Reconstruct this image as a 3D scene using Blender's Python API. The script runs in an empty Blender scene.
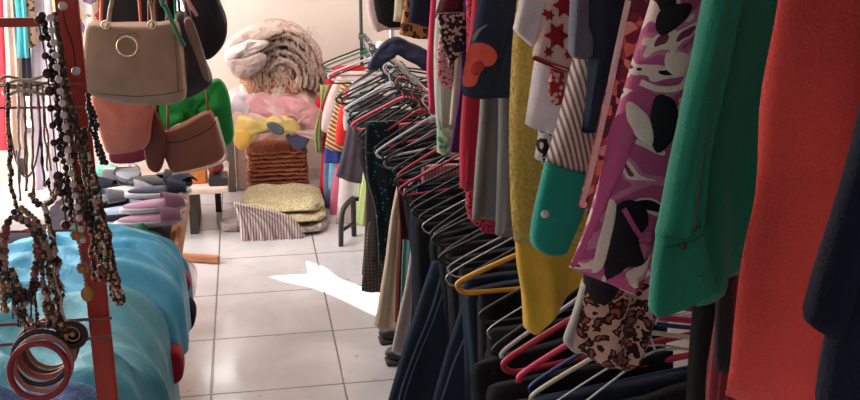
import bpy, bmesh, math, random
from mathutils import Vector, noise, Matrix
from mathutils.bvhtree import BVHTree
random.seed(7)
S = bpy.context.scene
COL = S.collection
PI = math.pi
R = math.radians
# ---------------------------------------------------------------- camera
TH = math.atan(0.3007); YAW = math.atan(0.191 * math.cos(TH))
CF = Vector((math.sin(YAW)*math.cos(TH), math.cos(YAW)*math.cos(TH), -math.sin(TH)))
CR = Vector((math.cos(YAW), -math.sin(YAW), 0)); CU = CR.cross(CF); CC = Vector((0, 0, 1.58))
cam_d = bpy.data.cameras.new('camera'); cam = bpy.data.objects.new('camera', cam_d); COL.objects.link(cam)
m = Matrix((CR, CU, -CF)).transposed().to_4x4(); m.translation = CC; cam.matrix_world = m
cam_d.sensor_width = 36; cam_d.lens = 1000/860*36; cam_d.clip_start = 0.05; S.camera = cam

def ray(x, y): return CF + CR*((x-430)/1000) + CU*((200-y)/1000)
def P(x, y, Y):
    d = ray(x, y); return CC + d*((Y-CC.y)/d.y)
def PZ(x, y, z=0):
    d = ray(x, y); return CC + d*((z-CC.z)/d.z)

# ---------------------------------------------------------------- materials
MC = {}
def hexc(c): return (c[0], c[1], c[2], 1)
def srgb(r, g, b):
    f = lambda v: (v/255/12.92) if v/255 <= .04045 else ((v/255+.055)/1.055)**2.4
    return (f(r), f(g), f(b))
class NT:
    def __init__(s, name, rough=.85, metal=0, sheen=0, spec=.3):
        s.m = bpy.data.materials.new(name); s.m.use_nodes = True; s.t = s.m.node_tree
        s.b = s.t.nodes['Principled BSDF']; s.b.inputs['Roughness'].default_value = rough
        s.b.inputs['Metallic'].default_value = metal; s.b.inputs['Specular IOR Level'].default_value = spec
        if sheen: s.b.inputs['Sheen Weight'].default_value = sheen
        s.tc = s.n('ShaderNodeTexCoord')
    def n(s, t, **k):
        o = s.t.nodes.new(t)
        for a, v in k.items(): setattr(o, a, v)
        return o
    def l(s, a, b): s.t.links.new(a, b)
    def map(s, scale=(1,1,1), rot=(0,0,0)):
        o = s.n('ShaderNodeMapping'); o.inputs['Scale'].default_value = scale; o.inputs['Rotation'].default_value = rot
        s.l(s.tc.outputs['Object'], o.inputs[0]); return o.outputs[0]
    def noise(s, vec, scale, detail=2, dist=0):
        o = s.n('ShaderNodeTexNoise'); o.inputs['Scale'].default_value = scale; o.inputs['Detail'].default_value = detail
        o.inputs['Distortion'].default_value = dist; s.l(vec, o.inputs['Vector']); return o
    def voro(s, vec, scale, feature='F1'):
        o = s.n('ShaderNodeTexVoronoi', feature=feature); o.inputs['Scale'].default_value = scale; s.l(vec, o.inputs['Vector']); return o
    def ramp(s, fac, stops, interp='LINEAR'):
        o = s.n('ShaderNodeValToRGB'); o.color_ramp.interpolation = interp; e = o.color_ramp.elements
        while len(e) < len(stops): e.new(.5)
        for i, (p, c) in enumerate(stops): e[i].position = p; e[i].color = hexc(c)
        s.l(fac, o.inputs[0]); return o.outputs[0]
    def mix(s, a, b, fac, typ='MIX'):
        o = s.n('ShaderNodeMix', data_type='RGBA', blend_type=typ)
        for k, v in ((0, fac), (6, a), (7, b)):
            if hasattr(v, 'links') or hasattr(v, 'is_linked'): s.l(v, o.inputs[k])
            elif isinstance(v, (int, float)): o.inputs[k].default_value = v
            else: o.inputs[k].default_value = hexc(v)
        return o.outputs[2]
    def col(s, c):
        if isinstance(c, tuple): s.b.inputs['Base Color'].default_value = hexc(c)
        else: s.l(c, s.b.inputs['Base Color'])
    def bump(s, h, st=.3, d=.003):
        o = s.n('ShaderNodeBump'); o.inputs['Strength'].default_value = st; o.inputs['Distance'].default_value = d
        s.l(h, o.inputs['Height']); s.l(o.outputs[0], s.b.inputs['Normal'])
def var(c, k): return tuple(min(1, max(0, v*k)) for v in c)

def fabric(name, c, fuzz=0, rough=.88, weave=420, spec=.2, crease=.5):
    if name in MC: return MC[name]
    s = NT(name, rough, sheen=.15 if sum(c) > .25 else 0, spec=spec); v = s.map()
    n1 = s.noise(v, 9, 3, .6); c2 = s.ramp(n1.outputs[0], [(.3, var(c, .82)), (.7, var(c, 1.12))])
    n2 = s.noise(v, weave if not fuzz else 160, 3)
    c2 = s.mix(c2, s.ramp(n2.outputs[0], [(.3, var(c, .7)), (.7, var(c, 1.25))]), .25 + .3*fuzz); s.col(c2)
    n3 = s.noise(s.map((1, 1, .45)), 16, 4, .8)
    ma = s.n('ShaderNodeMath', operation='MULTIPLY_ADD'); s.l(n3.outputs[0], ma.inputs[0]); ma.inputs[1].default_value = 4*crease
    s.l(n2.outputs[0], ma.inputs[2]); s.bump(ma.outputs[0], .45 if not fuzz else .9, .0035 + .004*fuzz)
    MC[name] = s.m; return s.m
def plastic(name, c, rough=.35, metal=0, spec=.5):
    if name in MC: return MC[name]
    s = NT(name, rough, metal, spec=spec); n = s.noise(s.map(), 60, 2)
    s.col(s.ramp(n.outputs[0], [(.3, var(c, .9)), (.7, var(c, 1.08))])); MC[name] = s.m; return s.m
def pattern(name, stops, scale=20, mode='noise', dist=1.0, interp='CONSTANT', sc=(1,1,1), rot=(0,0,0), base=None, rough=.85, thr=None):
    if name in MC: return MC[name]
    s = NT(name, rough, sheen=.1, spec=.2); v = s.map(sc, rot)
    if mode == 'noise': f = s.noise(v, scale, 1.5, dist).outputs[0]
    elif mode == 'cells':
        nz = s.noise(v, scale*.7, 2); add = s.n('ShaderNodeVectorMath', operation='MULTIPLY_ADD')
        s.l(nz.outputs['Color'], add.inputs[0]); add.inputs[1].default_value = (.05*dist,)*3; s.l(v, add.inputs[2])
        f = s.voro(add.outputs[0], scale).outputs['Distance']
    elif mode == 'stripes':
        w = s.n('ShaderNodeTexWave', bands_direction='X'); w.inputs['Scale'].default_value = scale; w.inputs['Distortion'].default_value = dist
        w.inputs['Detail'].default_value = 1; s.l(v, w.inputs['Vector']); f = w.outputs['Fac']
    elif mode == 'vcolor':
        vv = s.voro(v, scale); sp = s.n('ShaderNodeSeparateColor'); s.l(vv.outputs['Color'], sp.inputs[0]); f = sp.outputs[0]
    c = s.ramp(f, stops, interp)
    if mode == 'plaid': pass
    n = s.noise(s.map(), 300, 2); c = s.mix(c, s.ramp(n.outputs[0], [(.3, (.6,.6,.6)), (.7, (1,1,1))]), .35, 'MULTIPLY'); s.col(c)
    s.bump(n.outputs[0], .3, .002); MC[name] = s.m; return s.m
def plaid(name, c1, c2, scale=22):
    s = NT(name, .9, spec=.2)
    out = None
    fs = []
    for d in ('X', 'Z'):
        w = s.n('ShaderNodeTexWave', bands_direction=d); w.inputs['Scale'].default_value = scale; s.l(s.map(), w.inputs['Vector']); fs.append(w.outputs['Fac'])
    ad = s.n('ShaderNodeMath', operation='MULTIPLY'); s.l(fs[0], ad.inputs[0]); s.l(fs[1], ad.inputs[1])
    s.col(s.ramp(ad.outputs[0], [(.1, c1), (.8, c2)])); return s.m
BLACK = (.012,.012,.014)

# ---------------------------------------------------------------- objects
def obj(name, bm, mat, parent=None, loc=None, smooth=True):
    """bm in world coordinates; loc gives the object's origin"""
    me = bpy.data.meshes.new(name)
    bmesh.ops.recalc_face_normals(bm, faces=bm.faces)
    if loc is None: loc = Vector((0, 0, 0)) if parent is None else parent.location.copy()
    loc = Vector(loc)
    bmesh.ops.translate(bm, verts=bm.verts, vec=-loc)
    bm.to_mesh(me); bm.free()
    if smooth:
        for p in me.polygons: p.use_smooth = True
    for mm in (mat if isinstance(mat, (list, tuple)) else [mat]): me.materials.append(mm)
    o = bpy.data.objects.new(name, me); COL.objects.link(o)
    if parent is not None:
        o.parent = parent; o.location = loc - world_loc(parent)
    else: o.location = loc
    return o
def world_loc(o):
    v = Vector((0,0,0))
    while o is not None: v += o.location; o = o.parent
    return v
def tag(o, label, cat, group=None, kind=None):
    o['label'] = label; o['category'] = cat
    if group: o['group'] = group
    if kind: o['kind'] = kind
    return o
def thing(name, loc, label, cat, group=None):
    o = bpy.data.objects.new(name, None); COL.objects.link(o); o.location = loc; o.empty_display_size = .05
    return tag(o, label, cat, group)
def struct(name, bm, mat, smooth=False):
    o = obj(name, bm, mat, smooth=smooth); o['kind'] = 'structure'; return o

def box(bm, x0, x1, y0, y1, z0, z1, bev=0):
    r = bmesh.ops.create_cube(bm, size=1)
    vs = r['verts']
    for v in vs: v.co = Vector(((x0+x1)/2 + v.co.x*(x1-x0), (y0+y1)/2 + v.co.y*(y1-y0), (z0+z1)/2 + v.co.z*(z1-z0)))
    if bev:
        es = list({e for v in vs for e in v.link_edges}); bmesh.ops.bevel(bm, geom=es, offset=bev, segments=2, affect='EDGES')
def tube(bm, pts, r, n=6, closed=False, caps=True):
    pts = [Vector(p) for p in pts]; N = len(pts); rings = []
    rr = r if isinstance(r, (list, tuple)) else [r]*N
    up = None
    for i in range(N):
        a = pts[(i-1) % N] if closed or i > 0 else pts[i]; b = pts[(i+1) % N] if closed or i < N-1 else pts[i]
        t = (b-a).normalized()
        if up is None:
            up = t.orthogonal().normalized()
        up = (up - t*up.dot(t)); up = up.normalized() if up.length > 1e-6 else t.orthogonal().normalized()
        s = t.cross(up)
        rings.append([bm.verts.new(pts[i] + (up*math.cos(2*PI*k/n) + s*math.sin(2*PI*k/n))*rr[i]) for k in range(n)])
    for i in range(N if closed else N-1):
        A, B = rings[i], rings[(i+1) % N]
        for k in range(n): bm.faces.new((A[k], A[(k+1) % n], B[(k+1) % n], B[k]))
    if not closed and caps: bm.faces.new(rings[0]); bm.faces.new(rings[-1][::-1])
def spline(pts, k=6, closed=False):
    pts = [Vector(p) for p in pts]; N = len(pts); out = []
    for i in range(N if closed else N-1):
        g = lambda j: pts[j % N] if closed else pts[max(0, min(N-1, j))]
        a, b, c, d = g(i-1), g(i), g(i+1), g(i+2)
        for s in range(k):
            t = s/k; out.append(.5*((2*b) + (c-a)*t + (2*a-5*b+4*c-d)*t*t + (3*b-a-3*c+d)*t**3))
    if not closed: out.append(pts[-1])
    return out
def along(pts, t):
    """point at fraction t of arc length"""
    L = [0]
    for a, b in zip(pts, pts[1:]): L.append(L[-1] + (b-a).length)
    d = t*L[-1]
    for i in range(len(pts)-1):
        if d <= L[i+1] or i == len(pts)-2:
            w = (d-L[i])/max(1e-9, L[i+1]-L[i]); return pts[i].lerp(pts[i+1], min(1, max(0, w)))
def sphere(bm, c, r, u=8, v=6, sc=(1,1,1)):
    q = bmesh.ops.create_uvsphere(bm, u_segments=u, v_segments=v, radius=r)
    for w in q['verts']: w.co = Vector((w.co.x*sc[0], w.co.y*sc[1], w.co.z*sc[2])) + Vector(c)

def panel_bm(L, B, Rr, Y, thick=.03, folds=5, amp=.012, seed=0, nu=36, nv=28, lean=0):
    """hanging cloth as a closed two-sided shell. L, B, Rr: world points in the plane (left edge down, hem left to right, right edge down)"""
    bm = bmesh.new(); rnd = random.Random(seed)
    ph = [rnd.uniform(0, 6.28) for _ in range(4)]; dr = rnd.uniform(-.8, .8)
    L = spline(L, 5); Rr = spline(Rr, 5) if len(Rr) > 2 else Rr; B = spline(B, 5) if len(B) > 2 else B
    G = {}
    for side in (0, 1):
        for i in range(nu+1):
            s = i/nu; b = along(B, s)
            for j in range(nv+1):
                t = j/nv
                l = along(L, t); r = along(Rr, t)
                p = l.lerp(r, s); base = L[-1].lerp(Rr[-1], s); p = p + (b-base)*(t**2.5)
                edge = max(0, 1-(2*s-1)**8)**.5
                vt = min(1, (1-t)*30)**.5 if t > .967 else 1
                w = (s*1.0)
                f = math.sin(2*PI*folds*w + ph[0] + dr*t*2)*.6 + math.sin(2*PI*folds*1.7*w + ph[1] - dr*t*3)*.3 + noise.noise(Vector((p.x*14, p.z*9, seed*3.1)))*.9
                fold = amp*(.35+.65*t)*f
                th = thick*.5*edge*(.45+.55*vt) * (1+.25*noise.noise(Vector((p.x*20, p.z*6, seed+9))))
                y = Y + fold + lean*t + (-th if side == 0 else th)
                if i in (0, nu) and side == 1: G[1, i, j] = G[0, i, j]; continue
                G[side, i, j] = bm.verts.new((p.x, y, p.z))
    for side in (0, 1):
        for i in range(nu):
            for j in range(nv):
                q = [G[side, i, j], G[side, i+1, j], G[side, i+1, j+1], G[side, i, j+1]]
                bm.faces.new(q)
    for j in (0, nv):
        for i in range(nu):
            q = [G[0, i, j], G[0, i+1, j], G[1, i+1, j], G[1, i, j]]
            u = []
            for v in q:
                if v not in u: u.append(v)
            if len(u) > 2: bm.faces.new(u)
    return bm
BV = {}
def garment(name, label, cat, Y, mat, left, bottom, xr=.93, ext=True, parent=None, group=None, right=None, ztop=1.74, xtop=.52, **k):
    L = [P(x, y, Y) for x, y in left]; B = [P(x, y, Y) for x, y in bottom]
    if ext:
        d = (L[0]-L[1]).normalized(); d = (d/d.z if d.z > .3 else Vector((0, 0, 1))); h = ztop-L[0].z
        L = [Vector((max(xtop, L[0].x+.06), Y, ztop)), L[0] + Vector((d.x*.5, 0, 1))*(h*.72), L[0] + Vector((d.x*.8, 0, 1))*(h*.4)] + L
    if right: Rr = [P(x, y, Y) for x, y in right]
    else:
        zb = B[-1].z; top = L[0].z
        Rr = [Vector((min(xr, max(L[0].x+.3, .74)) if ext else xr, Y, top)), Vector((xr, Y, (top+zb)/2)), Vector((xr, Y, zb))]
    if L[-1] != B[0]: B = [L[-1]] + B
    if (Rr[-1]-B[-1]).length > 1e-4: B = B + [Rr[-1]]
    bm = panel_bm(L, B, Rr, Y, seed=k.pop('seed', int(Y*97+left[0][0])), **k)
    bv = BVHTree.FromBMesh(bm)
    loc = Vector(((L[0].x+Rr[0].x)/2, Y, min(p.z for p in B)))
    if parent is not None: o = obj(name, bm, mat, parent)
    else: o = obj(name, bm, mat, None, loc); tag(o, label, cat, group)
    BV[o.name] = bv
    return o
def hit(bv, p, off=.0018):
    h = bv.ray_cast(Vector((p.x, p.y-.3, p.z)), Vector((0, 1, 0)))
    return Vector((p.x, (h[0].y if h[0] is not None else p.y) - off, p.z))
def decal(parent, name, mat, poly, Y, k=4, rings=5, off=.0018, closed_spline=True, th=.001):
    """a printed or stitched shape that follows the front of its garment"""
    bv = BV[parent.name]
    pts = [P(x, y, Y) for x, y in poly]
    if closed_spline: pts = spline(pts, k, True)
    c = sum(pts, Vector())/len(pts); bm = bmesh.new(); G = []
    for r in range(rings, 0, -1): G.append([bm.verts.new(hit(bv, c.lerp(p, r/rings), off + (th if r < rings else 0))) for p in pts])
    cv = bm.verts.new(hit(bv, c, off+th)); n = len(pts)
    for a, b in zip(G, G[1:]):
        for i in range(n): bm.faces.new((a[i], a[(i+1) % n], b[(i+1) % n], b[i]))
    for i in range(n): bm.faces.new((G[-1][i], G[-1][(i+1) % n], cv))
    return obj(name, bm, mat, parent)
def ribbon(parent, name, mat, line, Y, w, off=.002, k=8):
    bv = BV[parent.name]; pts = spline([P(x, y, Y) for x, y in line], k); bm = bmesh.new(); prev = None; N = len(pts)
    for i, p in enumerate(pts):
        t = (pts[min(N-1, i+1)] - pts[max(0, i-1)]).normalized(); s = Vector((-t.z, 0, t.x))
        ww = w if not isinstance(w, tuple) else w[0] + (w[1]-w[0])*i/(N-1)
        row = [bm.verts.new(hit(bv, p + s*ww*q, off)) for q in (-.5, -.17, .17, .5)]
        if prev:
            for a in range(3): bm.faces.new((prev[a], prev[a+1], row[a+1], row[a]))
        prev = row
    return obj(name, bm, mat, parent)
def pillow_bm(poly, Y, depth, prof=None, k=3, tilt=None, soft=.25, seed=None, wob=0, sp=True):
    """a solid with the given outline in the plane Y and a rounded front and back"""
    pts = [P(x, y, Y) if len(p) == 2 else Vector(p) for p in poly for x, y in [p[:2]]]
    if sp: pts = spline(pts, k, True)
    c = sum(pts, Vector())/len(pts); bm = bmesh.new(); n = len(pts); rings = []
    prof = prof or [(.0, .72), (.5, .80), (.82, .92), (.97, 1), (1, .55)]
    # prof: list of (fraction of half depth from centre...) given as scale/ y pairs
    levels = []
    m_ = 10
    for i in range(m_+1):
        a = -PI/2 + PI*i/m_
        y = math.sin(a); y = math.copysign(abs(y)**.7, y)
        sc = 1 - soft*(1 - max(0, math.cos(a))**.55)
        levels.append((y*depth/2, sc))
    def wb(p, y):
        if not wob: return Vector((0,0,0))
        q = Vector((p.x*9, y*9, p.z*9 + (seed or 0)*7.3)); w = noise.noise_vector(q)*wob
        if wob > .009: r = 1-abs(noise.noise(Vector((p.x*14 + p.z*10, y*3, p.z*22 - p.x*6 + (seed or 0)))))*2.4; w = w + Vector((0, -r*wob*.9, r*wob*.25))
        return w
    for y, sc in levels:
        ring = []
        for p in pts:
            q = c.lerp(p, sc); q = Vector((q.x, Y + y, q.z)); ring.append(bm.verts.new(q + wb(q, y)))
        rings.append(ring)
    for a, b in zip(rings, rings[1:]):
        for i in range(n): bm.faces.new((a[i], a[(i+1) % n], b[(i+1) % n], b[i]))
    for ring, s in ((rings[0], -1), (rings[-1], 1)):
        prev = ring
        for f in (.75, .5, .25):
            cur = []
            for v in ring:
                cc = Vector((c.x, v.co.y, c.z)); q = cc.lerp(v.co, f); q.y += s*depth*.06*(1-f)
                cur.append(bm.verts.new(q + (wb(q, q.y) if wob else Vector((0,0,0)))))
            for i in range(n): bm.faces.new((prev[i], prev[(i+1) % n], cur[(i+1) % n], cur[i]))
            prev = cur
        bm.faces.new(prev if s > 0 else prev[::-1])
    return bm
def lump_bm(c, size, seed=0, amp=.25, freq=4, e=.6, u=56, v=36, ridges=1, fold=None):
    """a crumpled heap of cloth: a rounded block pushed in and out along folds"""
    bm = bmesh.new(); q = bmesh.ops.create_uvsphere(bm, u_segments=u, v_segments=v, radius=1)
    f = lambda w: math.copysign(abs(w)**e, w)
    for w in q['verts']:
        n = w.co.copy(); p = Vector((f(n.x), f(n.y), f(n.z))); p = p / max(.75, p.length)*1.0 if False else p
        k = Vector((n.x*freq*.7+seed*5, n.y*freq*.7, n.z*freq*1.3 if fold is None else n.z*fold))
        r = 1 - abs(noise.noise(k))*2*ridges; d = amp*(r*.5 + noise.noise(k*2.3)*.35)
        p = p*(1 + d*.6)
        w.co = Vector((c[0] + p.x*size[0]/2, c[1] + p.y*size[1]/2, max(c[2] + p.z*size[2]/2, c[2]-size[2]/2)))
    return bm

# ================================================================ SETTING
XL, XR, YB, YF, ZC = -2.1, 1.2, 5.72, -.9, 2.75
T = .4435; GX, GY = -.176, 3.529
s = NT('floor tiles', .16, spec=.5)
v = s.map()
sep = s.n('ShaderNodeSeparateXYZ'); s.l(v, sep.inputs[0])
def gr(out, off):
    a = s.n('ShaderNodeMath', operation='SUBTRACT'); s.l(out, a.inputs[0]); a.inputs[1].default_value = off
    b = s.n('ShaderNodeMath', operation='DIVIDE'); s.l(a.outputs[0], b.inputs[0]); b.inputs[1].default_value = T
    fl = s.n('ShaderNodeMath', operation='ROUND'); s.l(b.outputs[0], fl.inputs[0])
    c = s.n('ShaderNodeMath', operation='SUBTRACT'); s.l(b.outputs[0], c.inputs[0]); s.l(fl.outputs[0], c.inputs[1])
    d = s.n('ShaderNodeMath', operation='ABSOLUTE'); s.l(c.outputs[0], d.inputs[0])
    return d.outputs[0]
mn = s.n('ShaderNodeMath', operation='MINIMUM'); s.l(gr(sep.outputs[0], GX), mn.inputs[0]); s.l(gr(sep.outputs[1], GY), mn.inputs[1])
gm = s.ramp(mn.outputs[0], [(.005, (1,1,1)), (.009, (0,0,0))])
nz = s.noise(v, 3.5, 4, .5); tile = s.ramp(nz.outputs[0], [(.3, srgb(196,196,200)), (.7, srgb(222,220,222))])
dirt = s.noise(v, 26, 3, .2); dm = s.ramp(dirt.outputs[0], [(.70, (0,0,0)), (.76, (1,1,1))])
tile = s.mix(tile, srgb(150,146,142), dm)
s.col(s.mix(tile, srgb(118,112,108), gm))
rr = s.noise(v, 6, 3); s.l(s.ramp(rr.outputs[0], [(.3, (.10,)*3), (.75, (.28,)*3)]), s.b.inputs['Roughness'])
hb = s.n('ShaderNodeMath', operation='MULTIPLY_ADD'); nb = s.noise(v, 5, 1); s.l(gm, hb.inputs[0]); hb.inputs[1].default_value = -1; s.l(nb.outputs[0], hb.inputs[2])
s.bump(hb.outputs[0], .35, .003); FLOOR = s.m
bm = bmesh.new(); box(bm, XL, XR, YF, YB, -.1, 0); struct('floor', bm, FLOOR)

def wallmat(name, c):
    s = NT(name, .8, spec=.2); n = s.noise(s.map(), 3, 4, .3); s.col(s.ramp(n.outputs[0], [(.3, var(c, .93)), (.7, var(c, 1.04))]))
    n2 = s.noise(s.map(), 90, 3); s.bump(n2.outputs[0], .15, .002); return s.m
WALL = wallmat('painted wall', srgb(226, 214, 204)); CEIL = wallmat('ceiling paint', srgb(200, 192, 186))
# back wall with a barred window (its pane) and an added hole shaping the sun patch
SUN = Vector((.54, -.84, -.80)).normalized()
patch = [(236,261),(252,256),(270,250),(300,259),(325,268),(338,279),(378,293),(378,318),(362,310),(335,297),(310,288),(285,283),(262,275)]
hole = []
for x, y in patch:
    g = PZ(x, y); t = (g.y-YB)/SUN.y; q = g - SUN*t; hole.append((q.x, q.z))
def wall_with_hole(poly, x0, x1, z0, z1, y0, y1):
    """wall slab in XZ with one polygonal hole, bridged to a frame"""
    bm = bmesh.new(); n = len(poly); cx = sum(p[0] for p in poly)/n; cz = sum(p[1] for p in poly)/n
    ps = []
    for a, b in zip(poly, poly[1:]+poly[:1]):
        ps.append(a)
    outs = []
    for (px, pz) in ps:
        d = Vector((px-cx, pz-cz)); ts = []
        if d.x > 0: ts.append((x1-cx)/d.x)
        if d.x < 0: ts.append((x0-cx)/d.x)
        if d.y > 0: ts.append((z1-cz)/d.y)
        if d.y < 0: ts.append((z0-cz)/d.y)
        t = min(ts); outs.append((cx+d.x*t, cz+d.y*t))
    corners = [(x0,z0),(x1,z0),(x1,z1),(x0,z1)]
    ang = lambda p: math.atan2(p[1]-cz, p[0]-cx)
    for y in (y0, y1):
        vi = [bm.verts.new((p[0], y, p[1])) for p in ps]; vo = [bm.verts.new((p[0], y, p[1])) for p in outs]
        for i in range(n):
            j = (i+1) % n; mids = []
            a0, a1 = ang(outs[i]), ang(outs[j]); da = (a1-a0+PI) % (2*PI) - PI
            for c in corners:
                dc = (ang(c)-a0+PI) % (2*PI) - PI
                if abs(dc) < abs(da) and dc*da > 0 and 1e-4 < abs(dc): mids.append((abs(dc), c))
            mids.sort(); mv = [bm.verts.new((c[0], y, c[1])) for _, c in mids]
            bm.faces.new([vi[i], vo[i]] + mv + [vo[j], vi[j]])
        if y == y0: A = vi
        else:
            for i in range(n): bm.faces.new((A[i], A[(i+1) % n], vi[(i+1) % n], vi[i]))
    return bm
WX0, WX1, WZ0, WZ1 = -.42, -.135, .84, 1.75
bm = wall_with_hole(hole, XL, WX0, WZ0-.12, ZC, YB, YB+.02)
box(bm, XL, WX0, YB, YB+.12, 0, WZ0-.12)
box(bm, WX0, WX1, YB, YB+.12, 0, WZ0); box(bm, WX0, WX1, YB, YB+.12, WZ1, ZC); box(bm, WX1, XR, YB, YB+.12, 0, ZC)
struct('wall_back', bm, WALL)
win = bpy.data.objects.new('window_1', None); COL.objects.link(win); win.location = (WX0, YB, WZ0); win['kind'] = 'structure'
e = NT('daylit frosted glass', .3); nn = e.noise(e.map(), 6, 1)
e.b.inputs['Emission Color'].default_value = (1, .96, .93, 1); e.b.inputs['Emission Strength'].default_value = 4.5; e.col((.8,.8,.8))
bm = bmesh.new(); box(bm, WX0, WX1, YB+.05, YB+.06, WZ0, WZ1); obj('window_pane', bm, e.m, win)
bm = bmesh.new()
for xx in (WX0, WX1-.03): box(bm, xx, xx+.03, YB-.01, YB+.09, WZ0, WZ1)
for zz in (WZ0, WZ1-.03): box(bm, WX0, WX1, YB-.01, YB+.09, zz, zz+.03)
obj('window_frame', bm, plastic('grey painted frame', srgb(120,116,114), .5), win, smooth=False)
w2 = bpy.data.objects.new('window_2', None); COL.objects.link(w2); w2.location = (-2.05, YB, .35); w2['kind'] = 'structure'
bm = bmesh.new(); box(bm, -2.03, -1.02, YB-.02, YB-.012, .37, 2.13); obj('window_pane', bm, e.m, w2)
bm = bmesh.new()
for xx in (-2.05, -1.54, -1.03): box(bm, xx, xx+.03, YB-.04, YB, .35, 2.15)
for zz in (.35, 2.12): box(bm, -2.05, -1.0, YB-.04, YB, zz, zz+.03)
obj('window_frame', bm, bpy.data.materials['grey painted frame'], w2, smooth=False)
# left wall, open between piers to the daylight
bm = bmesh.new(); box(bm, XL-.12, XL, YF, 2.9, 0, ZC); box(bm, XL-.12, XL, 5.3, YB+.12, 0, ZC); box(bm, XL-.12, XL, 2.9, 5.3, 0, .5); box(bm, XL-.12, XL, 2.9, 5.3, 2.45, ZC)
struct('wall_left', bm, WALL)
bm = bmesh.new(); box(bm, XR, XR+.12, YF, YB+.12, 0, ZC); struct('wall_right', bm, WALL)
bm = bmesh.new(); box(bm, XL-.12, XR+.12, YF, YB+.12, ZC, ZC+.1); struct('ceiling', bm, CEIL)
bm = bmesh.new(); box(bm, WX1+.0, XR, YB-.012, YB, 0, .07); struct('baseboard_back', bm, plastic('baseboard tile', srgb(205,196,190), .4))

# ================================================================ METALS
CHROME = plastic('chrome', (.62,.62,.62), .22, 1); WIRE = plastic('galvanised wire', (.42,.42,.43), .35, .9)
DARKMETAL = plastic('black enamelled tube', (.02,.02,.022), .35)
REDPAINT = plastic('red painted steel', srgb(176, 52, 36), .45)

# ================================================================ RIGHT HAND RACK
RX, RZ = .61, .93
rack = thing('clothing_rack', (RX, 3, 0), 'long two-tier chrome and black clothing rack along the right side', 'clothing rack')
bm = bmesh.new(); tube(bm, [(RX, 1.41, RZ), (RX, 4.62, RZ)], .0125, 12); obj('lower_rail', bm, CHROME, rack)
bm = bmesh.new(); tube(bm, [(RX, .2, 1.755), (RX, 4.62, 1.755)], .0125, 12); obj('upper_rail', bm, CHROME, rack)
for i in range(2):
    bm = bmesh.new(); y = (.3, 4.58)[i]; tube(bm, [(RX+.05, y, 0), (RX+.05, y, 1.8)], .014, 10); obj('post', bm, WIRE, rack)
bm = bmesh.new(); sphere(bm, (RX, 4.63, RZ), .02, 12, 8); obj('rail_cap', bm, plastic('white cap', (.8,.8,.8), .4), rack)
ft = PZ(341, 246); f2 = PZ(354, 236)
bm = bmesh.new()
arch = spline([(ft.x, ft.y, 0), (ft.x+.005, ft.y, .12), (ft.x+.02, ft.y+.03, .175), (f2.x-.01, f2.y-.04, .20), (f2.x, f2.y, .17), (f2.x, f2.y, 0)], 6)
tube(bm, arch, .013, 10); tube(bm, [(f2.x, f2.y, .19), (RX+.05, 4.58, .19)], .012, 8); tube(bm, [(ft.x, ft.y+.01, .07), (f2.x, f2.y-.01, .07)], .009, 8)
obj('arched_foot', bm, DARKMETAL, rack)

# ---- hangers
def hanger_pts(hw, drop, neck, r_end):
    """closed loop of a trouser hanger in XZ, hook contact point at the origin"""
    a = [(0, -neck), (-hw*.35, -neck-drop*.26), (-hw*.8, -neck-drop*.66), (-hw, -neck-drop*.88), (-hw*1.02, -neck-drop*1.02),
         (-hw*.96, -neck-drop*1.16), (-hw*.8, -neck-drop*1.2), (0, -neck-drop*1.2)]
    b = [(-x, z) for x, z in a[1:-1]][::-1]
    return spline([(x, 0, z) for x, z in a + b], 4, True)
HM = {}
def hanger_mesh(kind):
    if kind in HM: return HM[kind]
    hw, drop, neck, r = {'plastic': (.205, .085, .075, .0042), 'wire': (.205, .095, .08, .0019), 'thick': (.205, .085, .075, .0062)}[kind]
    bm = bmesh.new(); tube(bm, hanger_pts(hw, drop, neck, 0), r, 7, True)
    # flat web under the neck of plastic hangers
    if kind != 'wire': box(bm, -.012, .012, -.003, .003, -neck-.016, -neck+.006, .002)
    me = bpy.data.meshes.new('hanger'); bmesh.ops.recalc_face_normals(bm, faces=bm.faces); bm.to_mesh(me); bm.free()
    bm = bmesh.new(); hk = [(.012, 0, -.034), (.021, 0, -.018), (.016, 0, -.003), (0, 0, .0045), (-.015, 0, -.002), (-.019, 0, -.015), (-.012, 0, -.03), (-.003, 0, -.045), (0, 0, -neck)]
    tube(bm, spline(hk, 4), .0026 if kind != 'wire' else .0018, 6)
    mh = bpy.data.meshes.new('hook'); bmesh.ops.recalc_face_normals(bm, faces=bm.faces); bm.to_mesh(mh); bm.free()
    for q in (me, mh):
        for p in q.polygons: p.use_smooth = True
    HM[kind] = (me, mh); return HM[kind]
HC = {}
def hanger(Y, col, yaw, label, group, kind='plastic', roll=0, dz=0, hookmat=None, x=RX, z=RZ+.0125):
    me, mh = hanger_mesh(kind); key = (kind, col.name)
    if key not in HC:
        a = me.copy(); a.materials.append(col); b = mh.copy(); b.materials.append(hookmat or (WIRE if kind == 'wire' else col)); HC[key] = (a, b)
    a, b = HC[key]
    o = bpy.data.objects.new('coat_hanger', a); COL.objects.link(o); o.location = (x, Y, z + dz); o.rotation_euler = (0, roll, yaw)
    h = bpy.data.objects.new('hook', b); COL.objects.link(h); h.parent = o
    tag(o, label, 'hanger', group); return o
HB = plastic('black hanger plastic', (.012,.012,.014), .42, 0, .35); HP = plastic('hot pink hanger plastic', srgb(205,50,92), .3); HPS = plastic('salmon pink hanger plastic', srgb(214,84,104), .35)
HR = plastic('crimson hanger plastic', srgb(168,38,60), .3); HY = plastic('amber hanger plastic', srgb(206,146,30), .3); HW = plastic('white hanger plastic', srgb(196,198,206), .35)
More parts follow.
